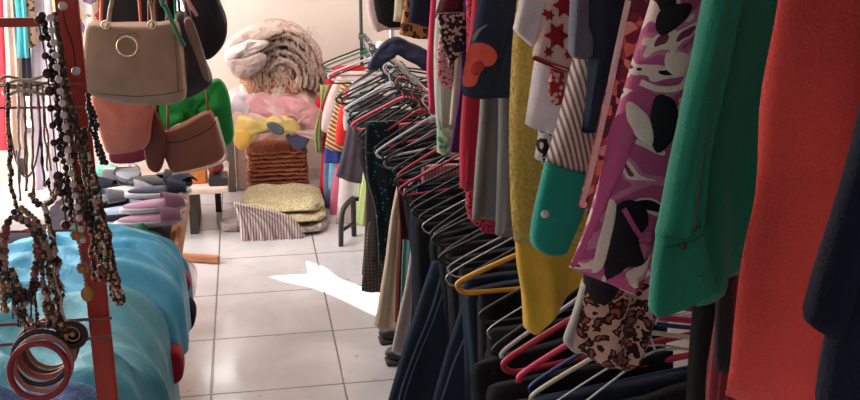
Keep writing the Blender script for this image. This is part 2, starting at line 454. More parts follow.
HBL = plastic('blue hanger plastic', srgb(24,48,104), .35); HCR = plastic('cream hanger plastic', srgb(196,188,168), .4); HM_ = plastic('mint hanger plastic', srgb(120,168,150), .4)
HGR = plastic('grey hanger plastic', srgb(110,112,118), .35); HG = plastic('green hanger plastic', srgb(20,110,84), .4)
rnd = random.Random(3)
special = {  # Y : (material, kind, label)
 1.42: (WIRE, 'wire', 'bare silver wire hanger nearest under the green shirt cuff'),
 1.445: (WIRE, 'wire', 'second bare silver wire hanger under the green shirt cuff'),
 1.485: (HCR, 'plastic', 'cream hanger arm pointing down below the leopard print cloth'),
 1.525: (HBL, 'plastic', 'blue plastic hanger just in front of the hot pink one'),
 1.565: (HP, 'thick', 'hot pink hanger lying lowest at the front of the lower rail'),
 1.63: (HR, 'thick', 'crimson hanger just behind the lowest hot pink hanger'),
 1.69: (HW, 'plastic', 'white hanger arm running up to the leopard print cloth'),
 1.97: (HY, 'thick', 'amber yellow hanger left of the long yellow garment'),
 2.12: (HCR, 'wire', 'thin cream hanger behind the amber yellow one'),
 2.45: (WIRE, 'wire', 'thin silver wire hanger with its rounded end over the dark jeans'),
 2.78: (HR, 'plastic', 'dark pink hanger over the black hangers, below the dusty pink trousers'),
 2.97: (HR, 'plastic', 'crimson hanger holding the maroon trousers at mid rack'),
 3.13: (HGR, 'plastic', 'grey hanger with wide rounded end under the crimson one'),
 3.28: (HW, 'plastic', 'pale grey hanger with rounded end above the cream garment'),
 3.42: (HR, 'plastic', 'dark crimson hanger with rounded end above the dotted dress'),
 3.66: (HPS, 'thick', 'salmon pink hanger with a round neck near the top of the rail'),
 3.98: (HW, 'plastic', 'white hanger among the black ones at the far end of the rail'),
 4.2: (HGR, 'plastic', 'grey hanger near the far white rail cap')}
ys = []
y = 1.46
while y < 4.4:
    ys.append(y); y += rnd.uniform(.052, .078) if y < 3.4 else rnd.uniform(.035, .055)
ys = [y for y in ys if min(abs(y-k) for k in special) > .022 and not 1.86 < y < 1.99]
HANG = sorted([(y, None) for y in ys] + [(k, k) for k in special])
JM = [fabric('black trouser cloth', (.008,.008,.010)), fabric('dark indigo denim', (.012,.020,.036)), fabric('navy denim', (.018,.030,.055)), fabric('charcoal trouser cloth', (.016,.016,.018)), fabric('dark brown cloth', (.024,.015,.014))]
def trousers(Y, yaw, mat, zt, length, w, label, group=None, flare=.03, name='trousers', cat='trousers', seed=0, x=RX, roll=0):
    k = w*math.sin(-roll); xo = -.155*math.sin(-roll)
    bm = panel_bm([Vector((-w+xo, 0, -k)), Vector((-w-.004+xo, 0, -.03-k)), Vector((-w-flare*.5, 0, -length*.5-k)), Vector((-w-flare, 0, -length-k))],
                  [Vector((-w-flare, 0, -length-k)), Vector((0, 0, -length-.01)), Vector((w, 0, -length))],
                  [Vector((w+xo, 0, k)), Vector((w, 0, -length))], 0, thick=.026, folds=2.5, amp=.008, seed=seed, nu=20, nv=20)
    rm = Matrix.Rotation(yaw, 4, 'Z'); bmesh.ops.transform(bm, matrix=rm, verts=bm.verts)
    bmesh.ops.translate(bm, verts=bm.verts, vec=(x, Y, zt))
    o = obj(name, bm, mat, None, (x, Y, zt-length)); return tag(o, label, cat, group)
for i, (y, key) in enumerate(HANG):
    yaw = R(rnd.uniform(-20, -4)); roll = -R(rnd.uniform(5, 15)) if y > 1.8 else -R(rnd.uniform(13, 18)); hx = RX - (.0 if y < 3.1 else min(.05, (y-3.1)*.09)) + rnd.uniform(-.008, .008)
    if key is None:
        mt, kind = (HB, 'plastic') if rnd.random() < .88 else (WIRE, 'wire')
        if mt is HB: lb, gp = 'black plastic hanger packed among the many on the lower rail', 'black plastic hangers on the lower rail'
        else: lb, gp = 'plain thin wire hanger squeezed between black plastic hangers on the lower rail', 'wire hangers on the lower rail'
    else:
        mt, kind, lb = special[key]; gp = 'coloured hangers on the lower rail'
    hanger(y, mt, yaw, lb, gp, kind, roll, x=hx)
    drop = .075 + .085*1.2
    dark = y < 3.15 and key != 2.97
    if dark and (i % 2 == 0 or y > 1.9) or 3.3 < y:
        mt2 = JM[rnd.choice((0, 0, 0, 0, 1, 0, 0, 2)) if y < 3.3 else rnd.choice((0, 0, 4))]
        nm = {'black trouser cloth': 'black', 'dark indigo denim': 'dark indigo denim', 'navy denim': 'navy denim', 'charcoal trouser cloth': 'charcoal', 'dark brown cloth': 'dark brown'}[mt2.name]
        ln = rnd.uniform(.55, .66) if y < 3.3 else rnd.uniform(.36, .5)
        lim = hx - (P(418, 240, y).x if y < 3.45 else P(370, 190, y).x)
        trousers(y+.004, yaw, mt2, RZ-drop+.006, ln, min(.165, lim) if y > 2.5 else (.125 if y > 1.75 else .165), nm + ' trousers folded over a hanger in the packed lower rail', nm + ' trousers on the lower rail', seed=i, flare=.0 if y > 3.1 else .03, x=hx, roll=roll)

# ---- traced lower garments
def low(name, label, cat, Y, mat, left, bottom, xr, **k):
    return garment(name, label, cat, Y, mat, left, bottom, xr=xr, ext=False, **k)
denA = fabric('deep blue jeans', (.018,.030,.050)); seamM = fabric('jeans seam', (.16,.22,.30))
j = low('jeans', 'dark blue jeans with a pale side seam hanging lowest at mid rack', 'jeans', 2.43, denA, [(432,262),(424,285),(414,315),(400,358),(388,400),(382,425)], [(420,440)], .80, thick=.03, folds=2)
ribbon(j, 'side_seam', seamM, [(441,270),(433,300),(420,335),(404,375),(396,405),(391,420)], 2.43, .005)
ribbon(j, 'side_seam', seamM, [(446,272),(438,302),(425,337),(409,377),(401,407),(396,421)], 2.43, .003)
j = low('jeans', 'dark blue jeans with stitched seam in front of the lowest pair', 'jeans', 2.13, denA, [(466,290),(455,325),(444,360),(433,400),(426,440)], [(470,455)], .84, thick=.03, folds=2)
ribbon(j, 'side_seam', seamM, [(474,310),(462,340),(450,370),(439,405),(434,430)], 2.13, .004)
j = low('jeans', 'nearest dark jeans under the white and pink hangers', 'jeans', 1.86, fabric('blue black jeans', (.013,.019,.034)), [(492,335),(482,365),(474,400),(468,440)], [(510,470)], .86, thick=.03, folds=2)
ribbon(j, 'side_seam', seamM, [(500,350),(491,375),(484,405),(480,430)], 1.86, .003)
low('maxi_skirt', 'long cream garment hanging between the dotted dress and the jeans', 'garment', 3.22, fabric('cream cotton', srgb(196,176,150)), [(398,182),(391,215),(385,260),(379,300),(374,325)], [(384,330),(397,328)], .50, thick=.03, folds=2, amp=.01)
low('dress', 'narrow brown-red dress beside the long cream garment', 'garment', 3.17, fabric('brown red cloth', srgb(96,40,34)), [(402,185),(399,230),(396,280),(395,322)], [(401,325)], .50, folds=1, thick=.02)
low('dress', 'narrow teal green dress squeezed beside the brown-red one', 'garment', 3.12, fabric('dusty teal cloth', srgb(92,140,136)), [(406,190),(403,240),(401,285),(400,318)], [(407,320)], .52, folds=1, thick=.02)
low('maxi_skirt', 'pale grey-pink skirt hem just left of the jeans', 'garment', 3.02, fabric('pale grey pink cotton', srgb(186,174,172)), [(412,240),(405,285),(397,322),(391,350)], [(403,356)], .55, folds=1.5, thick=.02)
dots = pattern('teal dotted cloth', [(0, srgb(60,128,130)), (.22, (.006,.014,.02))], 55, 'cells', .3)
low('dress', 'black dress with small teal dots hanging past the far trousers', 'dress', 3.46, dots, [(366,122),(365,150),(367,180),(374,205),(377,235),(378,262)], [(388,264)], .52, folds=2, thick=.025)
low('dress', 'dark brown dress behind the teal dotted one', 'dress', 3.72, fabric('chocolate cloth', (.05,.028,.024)), [(366,150),(366,200),(364,250),(362,275)], [(380,280)], .60, folds=2, thick=.025)
low('plaid_skirt', 'grey plaid skirt reaching nearly to the sunlit floor', 'skirt', 3.66, plaid('grey brown plaid', (.06,.05,.048), (.16,.13,.12)), [(368,222),(365,250),(361,290)], [(379,293)], .60, folds=2, thick=.02)
low('blouse', 'lime green blouse hem behind the dotted dress', 'blouse', 4.35, fabric('lime cotton', srgb(170,190,120)), [(366,150),(362,180),(356,222)], [(368,228)], .56, folds=2, thick=.03)
low('trousers', 'dusty pink pleated trousers folded over a crimson hanger', 'trousers', 2.93, pattern('dusty pink pleats', [(0, srgb(120,70,80)), (.5, srgb(190,130,138))], 30, 'stripes', .2, 'LINEAR'), [(421,166),(421,180),(422,200)], [(450,204)], .72, folds=3, thick=.024)
low('trousers', 'maroon trousers folded below the grey hangers', 'trousers', 3.05, fabric('maroon cloth', srgb(66,32,40)), [(396,175),(398,205),(400,238)], [(425,244)], .60, folds=2, thick=.024)
low('shorts', 'light salmon shorts with a blue tag on a pink hanger', 'shorts', 2.86, fabric('salmon cotton', srgb(190,120,100)), [(416,192),(414,205),(412,222)], [(428,226)], .55, folds=2, thick=.02)
low('scarf', 'small royal blue cloth knotted on a pink hanger', 'cloth', 2.84, fabric('royal blue cloth', srgb(40,70,120)), [(419,182),(416,192),(418,203)], [(424,204)], .485, folds=1, thick=.015, nu=14, nv=12)

# ================================================================ UPPER GARMENTS, NEAR TO FAR
navyD = fabric('midnight navy crepe', (.010,.012,.026))
g = garment('coat', 'midnight navy coat at the far right edge in front of the coral dress', 'coat', .50, navyD, [(880,0),(868,80),(860,190),(845,255),(832,320),(826,360),(824,410)], [(900,430)], thick=.03, folds=3, amp=.006)
garment('sleeve', '', '', .475, navyD, [(872,60),(858,130),(838,205),(818,270),(805,318)], [(815,329),(832,337)], ext=False, parent=g, right=[(905,60),(885,150),(868,240),(840,335)], thick=.016, folds=1, amp=.004)
coral = fabric('coral red crepe', srgb(226,78,70), crease=.25)
g = garment('dress', 'long coral red dress beside the green shirt', 'dress', .67, coral, [(779,-5),(772,60),(766,120),(762,200),(755,250),(750,300),(744,350),(740,410)], [(900,450)], thick=.035, folds=4, amp=.024, seed=12, nu=60, nv=40)
mar = pattern('maroon pinstripe', [(0, srgb(120,34,42)), (.8, srgb(120,34,42)), (.93, srgb(150,74,76))], 34, 'stripes', 0, 'LINEAR')
garment('skirt', 'maroon pinstriped skirt hanging between green shirt and coral dress', 'skirt', .95, mar, [(724,200),(720,270),(714,330),(708,372),(706,430)], [(800,450)], thick=.03, folds=3, amp=.006)
garment('dress', 'long black dress behind the green shirt reaching past the bottom edge', 'dress', .99, fabric('dull black cotton', (.010,.010,.011)), [(700,150),(697,250),(690,330),(684,420)], [(760,440)], thick=.03, folds=2, amp=.005)
garment('belt', 'black cloth belt hanging below the green shirt', 'belt', .925, fabric('black satin', (.012,.012,.012), rough=.5), [(716,240),(716,290),(714,345),(715,370)], [(727,373)], ext=False, right=[(733,240),(732,300),(728,374)], thick=.012, folds=1, amp=.003, nu=10)
gre = fabric('emerald green shirt cotton', srgb(18,120,96), crease=.45)
shirt = garment('shirt', 'emerald green shirt with a buttoned cuff beside the coral dress', 'shirt', .90, gre, [(713,-5),(702,45),(690,100),(684,150),(688,210),(694,260),(694,304)], [(720,294),(760,272)], thick=.035, folds=3, amp=.010, seed=5, nu=48, nv=40)
slv = garment('sleeve', '', '', .865, gre, [(708,-8),(697,50),(686,100),(680,135),(671,180),(664,215),(657,242)], [(675,238),(700,226)], parent=shirt, ext=False, right=[(740,-8),(722,80),(708,150),(703,190),(700,226)], thick=.028, folds=1.5, amp=.006, seed=8, nu=30)
cf = garment('cuff', '', '', .862, gre, [(658,238),(654,262),(651,290),(650,311)], [(660,316),(686,306),(714,286)], parent=shirt, ext=False, right=[(699,223),(706,255),(714,286)], thick=.026, folds=.7, amp=.003, seed=2, nu=26)
bm = bmesh.new(); bp = hit(BV[cf.name], P(678, 242, .862)); sphere(bm, bp, .0042, 12, 8, (1, .5, 1)); obj('button', bm, plastic('dark green button', (.01,.04,.035), .25), cf)
bm = bmesh.new(); bp = hit(BV[cf.name], P(693, 273, .862)); sphere(bm, bp, .0030, 12, 8, (1, .4, 1)); obj('button', bm, plastic('green button', srgb(20,120,96), .3), cf)
ribbon(cf, 'cuff_stitching', fabric('dark green thread', srgb(8,74,60)), [(661,243),(680,239),(699,230)], .862, .0012, k=6)

# pink / black / cream swirl garment
swirl = pattern('pink swirl satin', [(0, srgb(16,12,16)), (.36, srgb(236,206,196)), (.42, srgb(190,84,132)), (.53, srgb(214,126,164)), (.58, srgb(240,216,200)), (.63, srgb(130,52,86))], 9, 'noise', 2.2, rough=.6)
pk = garment('blouse', 'silky blouse with bold pink, black and cream swirls', 'blouse', 1.06, swirl, [(652,-5),(638,41),(629,71),(616,114),(607,150),(596,190),(582,232),(568,266)], [(585,273),(606,281),(620,288),(636,294),(648,280)], thick=.035, folds=2.5, amp=.010, seed=31, nu=54, nv=44)
bk = fabric('printed black', (.014,.012,.016), rough=.6); crm = fabric('printed cream', srgb(232,208,196), rough=.6); pnk = fabric('printed pink', srgb(196,84,134), rough=.6)
for mt_, pl in ((pnk, [(612,120),(632,118),(622,160),(608,190),(592,225),(575,262),(570,262),(586,225),(598,185)]),
               (crm, [(606,196),(612,204),(607,230),(598,262),(588,268),(593,240),(600,218)]),
               (bk, [(611,203),(626,196),(642,206),(644,222),(634,236),(640,262),(622,262),(606,278),(599,262),(603,238),(608,222)]),
               (crm, [(620,268),(640,258),(646,250),(640,268),(628,276),(634,284),(618,282)]),
               (pnk, [(604,276),(618,266),(622,272),(632,290),(618,286)]),
               (bk, [(652,22),(660,6),(684,2),(682,14),(668,28),(656,34)]),
               (crm, [(662,50),(682,52),(684,66),(672,74),(660,66)]),
               (bk, [(650,94),(666,96),(672,112),(668,136),(652,150),(644,126)]),
               (crm, [(626,100),(642,112),(650,132),(646,142),(632,134),(624,118)])):
    decal(pk, 'swirl_print', mt_, pl, 1.06)
ribbon(pk, 'swirl_print', pnk, [(618,204),(628,222),(636,232),(646,236)], 1.06, .006, off=.0045)
ribbon(pk, 'swirl_print', crm, [(636,80),(652,86),(672,84),(680,72)], 1.06, .007, off=.0045)

leo = pattern('leopard print cloth', [(0, srgb(150,84,62)), (.30, srgb(150,84,62)), (.34, srgb(46,22,20)), (.56, srgb(50,24,22)), (.60, srgb(206,164,146))], 72, 'cells', .7)
lg = garment('leopard_scarf', 'leopard print cloth with pale lining under the pink swirled blouse', 'cloth', 1.12, leo, [(587,235),(585,262),(583,285),(577,315),(571,348)], [(590,358),(612,366),(626,371),(638,362)], right=[(660,235),(656,280),(650,330),(640,362)], ext=False, thick=.03, folds=1.6, amp=.010, seed=4)
garment('lining', '', '', 1.125, fabric('pale grey lining', srgb(170,168,160)), [(583,280),(574,310),(565,334),(563,341)], [(568,347),(574,352)], ext=False, right=[(592,280),(588,320),(582,352)], parent=lg, thick=.02, folds=.8, amp=.003, nu=14)
decal(lg, 'bow', bk, [(585,268),(605,272),(612,285),(600,298),(586,292)], 1.12)

flo = pattern('rose floral crepe', [(0, srgb(92,36,50)), (.2, srgb(176,64,74)), (.45, srgb(214,110,98)), (.65, srgb(222,150,140)), (.8, srgb(120,40,54))], 80, 'vcolor', rough=.8)
fg = garment('blouse', 'rose red floral blouse with pale edge behind the pink swirled blouse', 'blouse', 1.15, flo, [(626,-5),(612,60),(601,108),(592,148),(584,180),(577,206)], [(590,208),(620,212)], thick=.025, folds=2, amp=.006, seed=10)
ribbon(fg, 'edging', fabric('pale edging', srgb(206,178,172)), [(627,0),(614,60),(604,108),(595,148),(587,180),(580,204)], 1.15, .006)
garment('dress', 'navy blue dress between grey sleeve and floral blouse', 'dress', 1.21, fabric('ink navy cotton', (.016,.022,.042)), [(588,-5),(588,50),(586,90),(584,128)], [(594,132),(610,130)], thick=.03, folds=2, amp=.006)
gs = garment('jacket', 'slate grey jacket with its sleeve over the striped shirt', 'jacket', 1.235, fabric('slate grey cloth', srgb(84,86,98)), [(582,-5),(580,30)], [(590,44),(610,50)], thick=.03, folds=2, amp=.005)
garment('sleeve', '', '', 1.225, fabric('slate grey cloth', (0,0,0)), [(572,-5),(571,25),(570,50)], [(574,58),(584,58),(590,53)], ext=False, right=[(598,-5),(594,30),(590,53)], parent=gs, thick=.035, folds=.8, amp=.003, nu=20)
# striped shirt with teal cuff
strp = pattern('beige brown pleats', [(0, srgb(104,82,78)), (.35, srgb(150,124,116)), (.6, srgb(200,182,172)), (1, srgb(206,190,180))], 46, 'stripes', .3, 'LINEAR', rot=(0, R(14), 0))
sg = garment('striped_shirt', 'beige and brown pleated striped shirt with a teal hem and white button', 'shirt', 1.27, strp, [(584,-5),(577,40),(567,85),(556,125),(544,166)], [(560,172),(590,176)], thick=.04, folds=4, amp=.006, seed=3)
tl = fabric('teal sleeve cotton', srgb(26,146,128), crease=.3)
tc = garment('cuff', '', '', 1.262, tl, [(545,162),(538,190),(532,218),(530,240),(535,248)], [(545,252),(558,255),(566,252)], ext=False, right=[(590,174),(584,210),(566,252)], parent=sg, thick=.03, folds=.8, amp=.005, seed=6)
bm = bmesh.new(); bp = hit(BV[tc.name], P(541, 210, 1.262)); sphere(bm, bp, .0058, 14, 8, (1, .45, 1)); obj('button', bm, plastic('pearl white button', srgb(206,204,200), .3), tc)
# white embroidered blouse
wt = fabric('white cotton', srgb(206,196,200)); red = fabric('dark red embroidery', srgb(126,24,34)); pko = fabric('beige net', srgb(188,160,150))
wb = garment('embroidered_blouse', 'white blouse with dark red floral embroidery behind the striped shirt', 'blouse', 1.40, wt, [(541,-5),(538,40),(533,72),(529,98),(525,124)], [(535,129),(552,133),(575,133)], thick=.04, folds=3, amp=.008, seed=9)
garment('sleeve', '', '', 1.385, wt, [(521,-5),(517,12),(513,29)], [(522,38),(532,47)], ext=False, right=[(552,-5),(545,25),(532,47)], parent=wb, thick=.03, folds=1, amp=.004, nu=18)
es = garment('embroidered_sleeve', '', '', 1.365, pko, [(549,-8),(541,20),(533,57)], [(550,64),(568,71)], ext=False, right=[(582,-8),(576,30),(568,71)], parent=wb, thick=.035, folds=.8, amp=.003, nu=24)
ribbon(es, 'embroidered_border', red, [(533,57),(550,64),(568,70)], 1.365, .007)
def rosette(cx, cy, r, np=8, ins=.45):
    return [(cx + (r if i % 2 == 0 else r*ins)*math.cos(PI*i/np), cy + (r if i % 2 == 0 else r*ins)*1.2*math.sin(PI*i/np)) for i in range(2*np)]
for cx, cy, r in ((553,34,12), (560,4,11), (545,50,5), (564,52,5), (570,24,5), (546,14,5)):
    decal(es, 'embroidered_flower', red, rosette(cx, cy, r, 6, .58), 1.365, k=5, rings=3)
garment('tassel', '', '', 1.375, pattern('red lattice embroidery', [(0, srgb(206,170,160)), (.42, srgb(150,36,44))], 120, 'cells', .1), [(550,68),(548,88),(550,101)], [(555,105),(561,104)], ext=False, right=[(564,72),(564,92),(562,103)], parent=wb, thick=.012, folds=.5, amp=.001, nu=12, nv=12)
garment('scarf', 'black and white patterned cloth end below the white blouse', 'scarf', 1.42, pattern('black white abstract', [(0, srgb(20,20,22)), (.5, srgb(190,186,186))], 60, 'noise'), [(540,120),(536,142),(534,158)], [(546,164),(560,160)], xr=.66, ext=False, thick=.02, folds=1, amp=.004, nu=16)
# yellow
yk = fabric('mustard bouclé knit', srgb(188,158,74), fuzz=1); ys_ = fabric('mustard satin', srgb(206,164,48), rough=.6, crease=.3)
yg = garment('knit_tunic', 'long mustard yellow knit tunic with a smooth lower layer', 'tunic', 1.47, yk, [(517,-5),(512,40),(509,97),(508,150),(510,205),(513,240)], [(540,247),(575,240)], thick=.05, folds=2.4, amp=.012, seed=14)
garment('underskirt', '', '', 1.48, ys_, [(514,228),(516,262),(521,292),(523,326)], [(529,330),(537,331),(552,310),(574,290),(584,262)], ext=False, right=[(606,228),(600,245),(584,262)], parent=yg, thick=.04, folds=1.6, amp=.014, seed=15)
# navy floral
nv_ = fabric('navy crepe', (.020,.028,.060)); co = fabric('coral flower print', srgb(214,92,80)); co2 = fabric('dark coral petals', srgb(170,58,56))
ng = garment('blouse', 'navy blouse with a large coral flower', 'blouse', 1.66, nv_, [(479,-5),(473,30),(466,60),(462,82),(464,96)], [(480,99),(500,97),(512,97)], thick=.03, folds=2, amp=.006, seed=16)
decal(ng, 'flower_print', co, [(469,46),(480,42),(490,46),(495,55),(490,64),(482,66),(477,76),(474,84),(464,86),(463,74),(466,60)], 1.66)
decal(ng, 'flower_print', co2, [(472,62),(480,60),(482,66),(476,74),(470,72)], 1.66, off=.004)
ribbon(ng, 'stem_print', fabric('grey leaf print', srgb(130,134,140)), [(472,40),(478,30),(486,24)], 1.66, (.008,.002))
gyj = fabric('grey jersey', srgb(122,120,118))
g1 = garment('jersey_dress', 'grey ribbed jersey dress under the navy flowered blouse', 'dress', 1.80, gyj, [(481,60),(478,110),(474,160),(471,200),(470,217)], [(482,219),(493,219)], thick=.05, folds=4, amp=.016, seed=17, right=None, xr=.62)
garment('jersey_dress', 'darker grey jersey dress with a longer hem beside the mustard tunic', 'dress', 1.74, fabric('mid grey jersey', srgb(102,101,101)), [(500,60),(498,140),(496,200),(495,234)], [(503,237),(512,235)], thick=.04, folds=3, amp=.010, seed=18, xr=.70)
crim = fabric('crimson cloth', srgb(178,34,58))
garment('dress', 'crimson dress left of the grey jersey dress', 'dress', 1.90, crim, [(472,-5),(466,60),(461,110),(459,150),(459,186)], [(468,191),(474,190)], thick=.03, folds=2, amp=.006, xr=.72)
lace = pattern('crimson lace', [(0, srgb(90,16,30)), (.4, srgb(196,60,86))], 170, 'cells', .2)
garment('lace_blouse', 'crimson lace top with its hem peeking below the grey jersey dress', 'top', 1.93, lace, [(466,150),(466,185),(465,205),(468,218)], [(480,228),(494,232)], thick=.03, folds=4, amp=.006, xr=.72)
# burgundy / sequins and further ones
garment('burgundy_blouse', 'burgundy top with black sequin fringe', 'top', 2.00, fabric('burgundy velvet', srgb(88,32,44)), [(441,-5),(437,8),(435,18)], [(450,18),(462,14),(470,12)], thick=.03, folds=2, amp=.004)
seq = pattern('black sequins', [(0, (.012,.012,.012)), (.62, (.012,.012,.012)), (.72, srgb(190,170,160))], 190, 'vcolor', rough=.4)
garment('sequin_fringe', '', '', 1.97, seq, [(436,14),(439,30),(441,44),(447,58),(449,71)], [(453,62),(462,52)], ext=False, right=[(467,12),(466,30),(462,52)], parent=bpy.data.objects['burgundy_blouse'], thick=.02, folds=1, amp=.003, nu=20)
garment('tunic', 'white and pale mint tunic left of the black sequin fringe', 'tunic', 2.12, fabric('pale mint cotton', srgb(176,184,172)), [(437,-5),(434,40),(434,90),(436,125)], [(441,128),(448,126)], thick=.03, folds=2, amp=.006, xr=.62)
croc = pattern('pink crochet', [(0, srgb(150,56,70)), (.4, srgb(218,160,160))], 150, 'cells', 0)
garment('crochet_blouse', 'pink and white crochet top below the black sequin fringe', 'top', 2.05, croc, [(440,20),(437,50),(436,78)], [(444,86),(452,89),(458,84)], thick=.025, folds=2, amp=.004, xr=.60)
gf = pattern('green leafy print', [(0, srgb(60,120,80)), (.4, srgb(140,180,140)), (.55, srgb(206,206,186)), (.66, srgb(190,80,60)), (.72, srgb(90,150,100))], 24, 'noise', 1.5)
garment('blouse', 'pale green leafy print blouse below the crochet top', 'blouse', 2.16, gf, [(441,60),(438,100),(437,130),(437,152)], [(446,155),(459,153)], thick=.03, folds=2, amp=.006, xr=.62)
garment('camisole', 'cream camisole between green print blouse and crimson dress', 'camisole', 2.03, fabric('cream satin', srgb(196,176,158)), [(457,20),(455,70),(453,105),(452,124)], [(458,125)], thick=.02, folds=1, amp=.003, xr=.62)
garment('shirt', 'narrow plum purple shirt beside the crimson dress', 'shirt', 1.97, fabric('plum cotton', srgb(72,40,84)), [(463,20),(460,90),(456,125),(453,150)], [(458,152)], thick=.02, folds=1, amp=.003, xr=.62)
garment('dress', 'bright pink narrow dress hanging left of the pale mint tunic', 'dress', 2.30, fabric('raspberry cotton', srgb(206,52,92)), [(431,-5),(429,30),(428,70),(431,98),(431,112)], [(434,113)], thick=.03, folds=1, amp=.004, xr=.60)
garment('skirt', 'short navy skirt hanging above the far lower hangers', 'skirt', 2.46, fabric('navy gabardine', (.016,.020,.040)), [(411,-5),(409,12),(408,22)], [(420,25),(435,27)], thick=.03, folds=2, amp=.005, xr=.72)
l2 = pattern('tan leopard satin', [(0, srgb(110,60,30)), (.3, srgb(60,34,24)), (.45, srgb(196,140,86))], 50, 'cells', 1.0)
garment('leopard_blouse', 'tan leopard print top with a dark hem at the top of the rack', 'top', 2.66, l2, [(404,-5),(401,20),(399,34)], [(410,37),(426,39)], thick=.03, folds=2, amp=.005, xr=.70)
garment('blouse', 'cream blouse between the black jumper and leopard top', 'blouse', 2.85, fabric('ivory cloth', srgb(196,180,150)), [(395,-5),(394,15),(393,21)], [(400,22),(406,21)], thick=.03, folds=2, amp=.005, xr=.70)
garment('jumper', 'black jumper furthest along the upper rail', 'jumper', 3.05, fabric('black wool', (.014,.013,.013), fuzz=.5), [(373,-5),(375,10),(378,22)], [(388,27),(400,27)], thick=.04, folds=2, amp=.006, xr=.75)
garment('shirt', 'pinkish white shirt behind the black jumper', 'shirt', 3.6, fabric('rose white cloth', srgb(220,190,184)), [(366,-5),(368,14),(372,28)], [(378,32),(384,30)], thick=.04, folds=2, amp=.006, xr=.62)
# scarves draped over far end of the lower rail
nvs = fabric('grey navy scarf', srgb(44,46,66))
sc_ = pillow_bm([(367,70),(377,50),(391,36),(405,39),(430,56),(430,72),(412,60),(398,50),(389,53),(379,69)], 4.1, .05, k=4, soft=.2, seed=2, wob=.014)
tag(obj('scarf', sc_, nvs, None, P(400,50,4.1)), 'dark blue-grey scarf thrown over the lower rail near its far end', 'scarf')

# ================================================================ FAR LIGHT CLOTHES ON THE LOW STAND
stand = thing('clothes_stand', (.59, 5.25, 0), 'thin black pole stand with light clothes by the back wall', 'clothes stand')
bm = bmesh.new(); tube(bm, [(.594, 5.25, 0), (.594, 5.25, 1.5)], .009, 8); tube(bm, [(.594, 5.25, .02), (.36, 5.25, .02)], .009, 8); tube(bm, [(.594, 5.25, .02), (.82, 5.25, .02)], .009, 8); obj('pole', bm, DARKMETAL, stand)
bm = bmesh.new(); tube(bm, [(.594, 5.3, .90), (.594, 4.66, .90)], .009, 8); obj('arm', bm, DARKMETAL, stand)
for yy, mt_, lb in ((5.2, HB, 'black hanger at the far end by the back wall above the red jacket'), (5.1, HG, 'green hanger beside the black pole by the back wall'), (4.98, HGR, 'grey hanger holding light clothes on the pole stand'), (4.86, HW, 'white hanger holding light clothes on the pole stand'), (4.76, HB, 'black hanger above the dark grey top on the pole stand')):
    hanger(yy, mt_, R(-4), lb, 'hangers on the pole stand', x=.594, z=.909)
FAR = [
 ('jacket', 'bright red jacket nearest the pile of rugs', 'jacket', 5.19, srgb(226,44,62), [(336,66),(327,78),(319,95),(312,108)], [(318,114),(326,112)], .60, 0),
 ('dress', 'long red dress behind the bright red jacket', 'dress', 5.16, srgb(206,40,58), [(334,72),(324,105),(322,150),(318,198)], [(322,202),(330,201)], .60, 0),
 ('blouse', 'olive green top under the red jacket', 'top', 5.13, srgb(150,160,100), [(330,85),(319,112),(314,135),(316,152)], [(322,153)], .36, 0),
 ('shirt', 'white shirt with pink edge beside the red jacket', 'shirt', 5.09, srgb(232,206,200), [(340,72),(330,90),(323,112),(321,130)], [(328,134),(338,134)], .60, 0),
 ('trousers', 'blue-grey trousers low on the pole stand', 'trousers', 5.06, srgb(110,124,164), [(332,110),(325,150),(323,180),(325,208)], [(332,209)], .60, 0),
 ('shirt', 'light blue shirt low on the pole stand', 'shirt', 5.02, srgb(120,190,214), [(338,110),(331,150),(329,170),(328,190)], [(335,191)], .60, 0),
 ('skirt', 'pink skirt hem hanging low on the pole stand', 'skirt', 5.00, srgb(226,120,150), [(338,150),(331,190),(330,210),(331,228)], [(338,229)], .60, 0),
 ('shirt', 'small royal blue shirt under the striped cream top', 'shirt', 4.985, srgb(52,76,160), [(330,130),(325,148),(324,163)], [(331,163)], .50, 0),
 ('red_vest', 'orange-red vest between cream striped top and grey top', 'vest', 4.88, srgb(222,52,50), [(346,90),(340,108),(336,128),(335,143)], [(342,146)], .60, 0),
 ('dress', 'white dress below the dark grey top', 'dress', 4.84, srgb(226,214,214), [(350,120),(341,165),(338,200),(336,224)], [(344,226),(356,226)], .60, 0),
 ('dress', 'pale lime dress beside the white one', 'dress', 4.80, srgb(186,200,140), [(364,120),(360,160),(357,200),(356,226)], [(366,229)], .62, 0),
 ('blouse', 'dark grey sleeveless top hanging from the pole stand', 'top', 4.72, srgb(82,74,86), [(352,104),(347,130),(342,152),(336,176)], [(345,180),(356,183)], .56, 0),
 ('blouse', 'pale grey blouse above the dark grey top', 'blouse', 4.76, srgb(190,190,186), [(352,82),(346,100),(343,118),(344,130)], [(352,132)], .60, 0),
]
for n_, lb, ct, Y, c, L_, B_, xr, _ in FAR:
    low(n_, lb, ct, Y, fabric(lb, c), L_, B_, xr, thick=.03, folds=2, amp=.008, nu=16, nv=18)
low('striped_blouse', 'cream top with brown diagonal stripes on the pole stand', 'top', 4.93, pattern('cream brown diagonal', [(0, srgb(232,206,150)), (.72, srgb(140,84,52))], 15, 'stripes', 1.5, 'LINEAR', rot=(0, R(60), 0)), [(342,82),(335,105),(328,130),(325,147)], [(331,150),(337,151)], .60, thick=.03, folds=2, amp=.008)

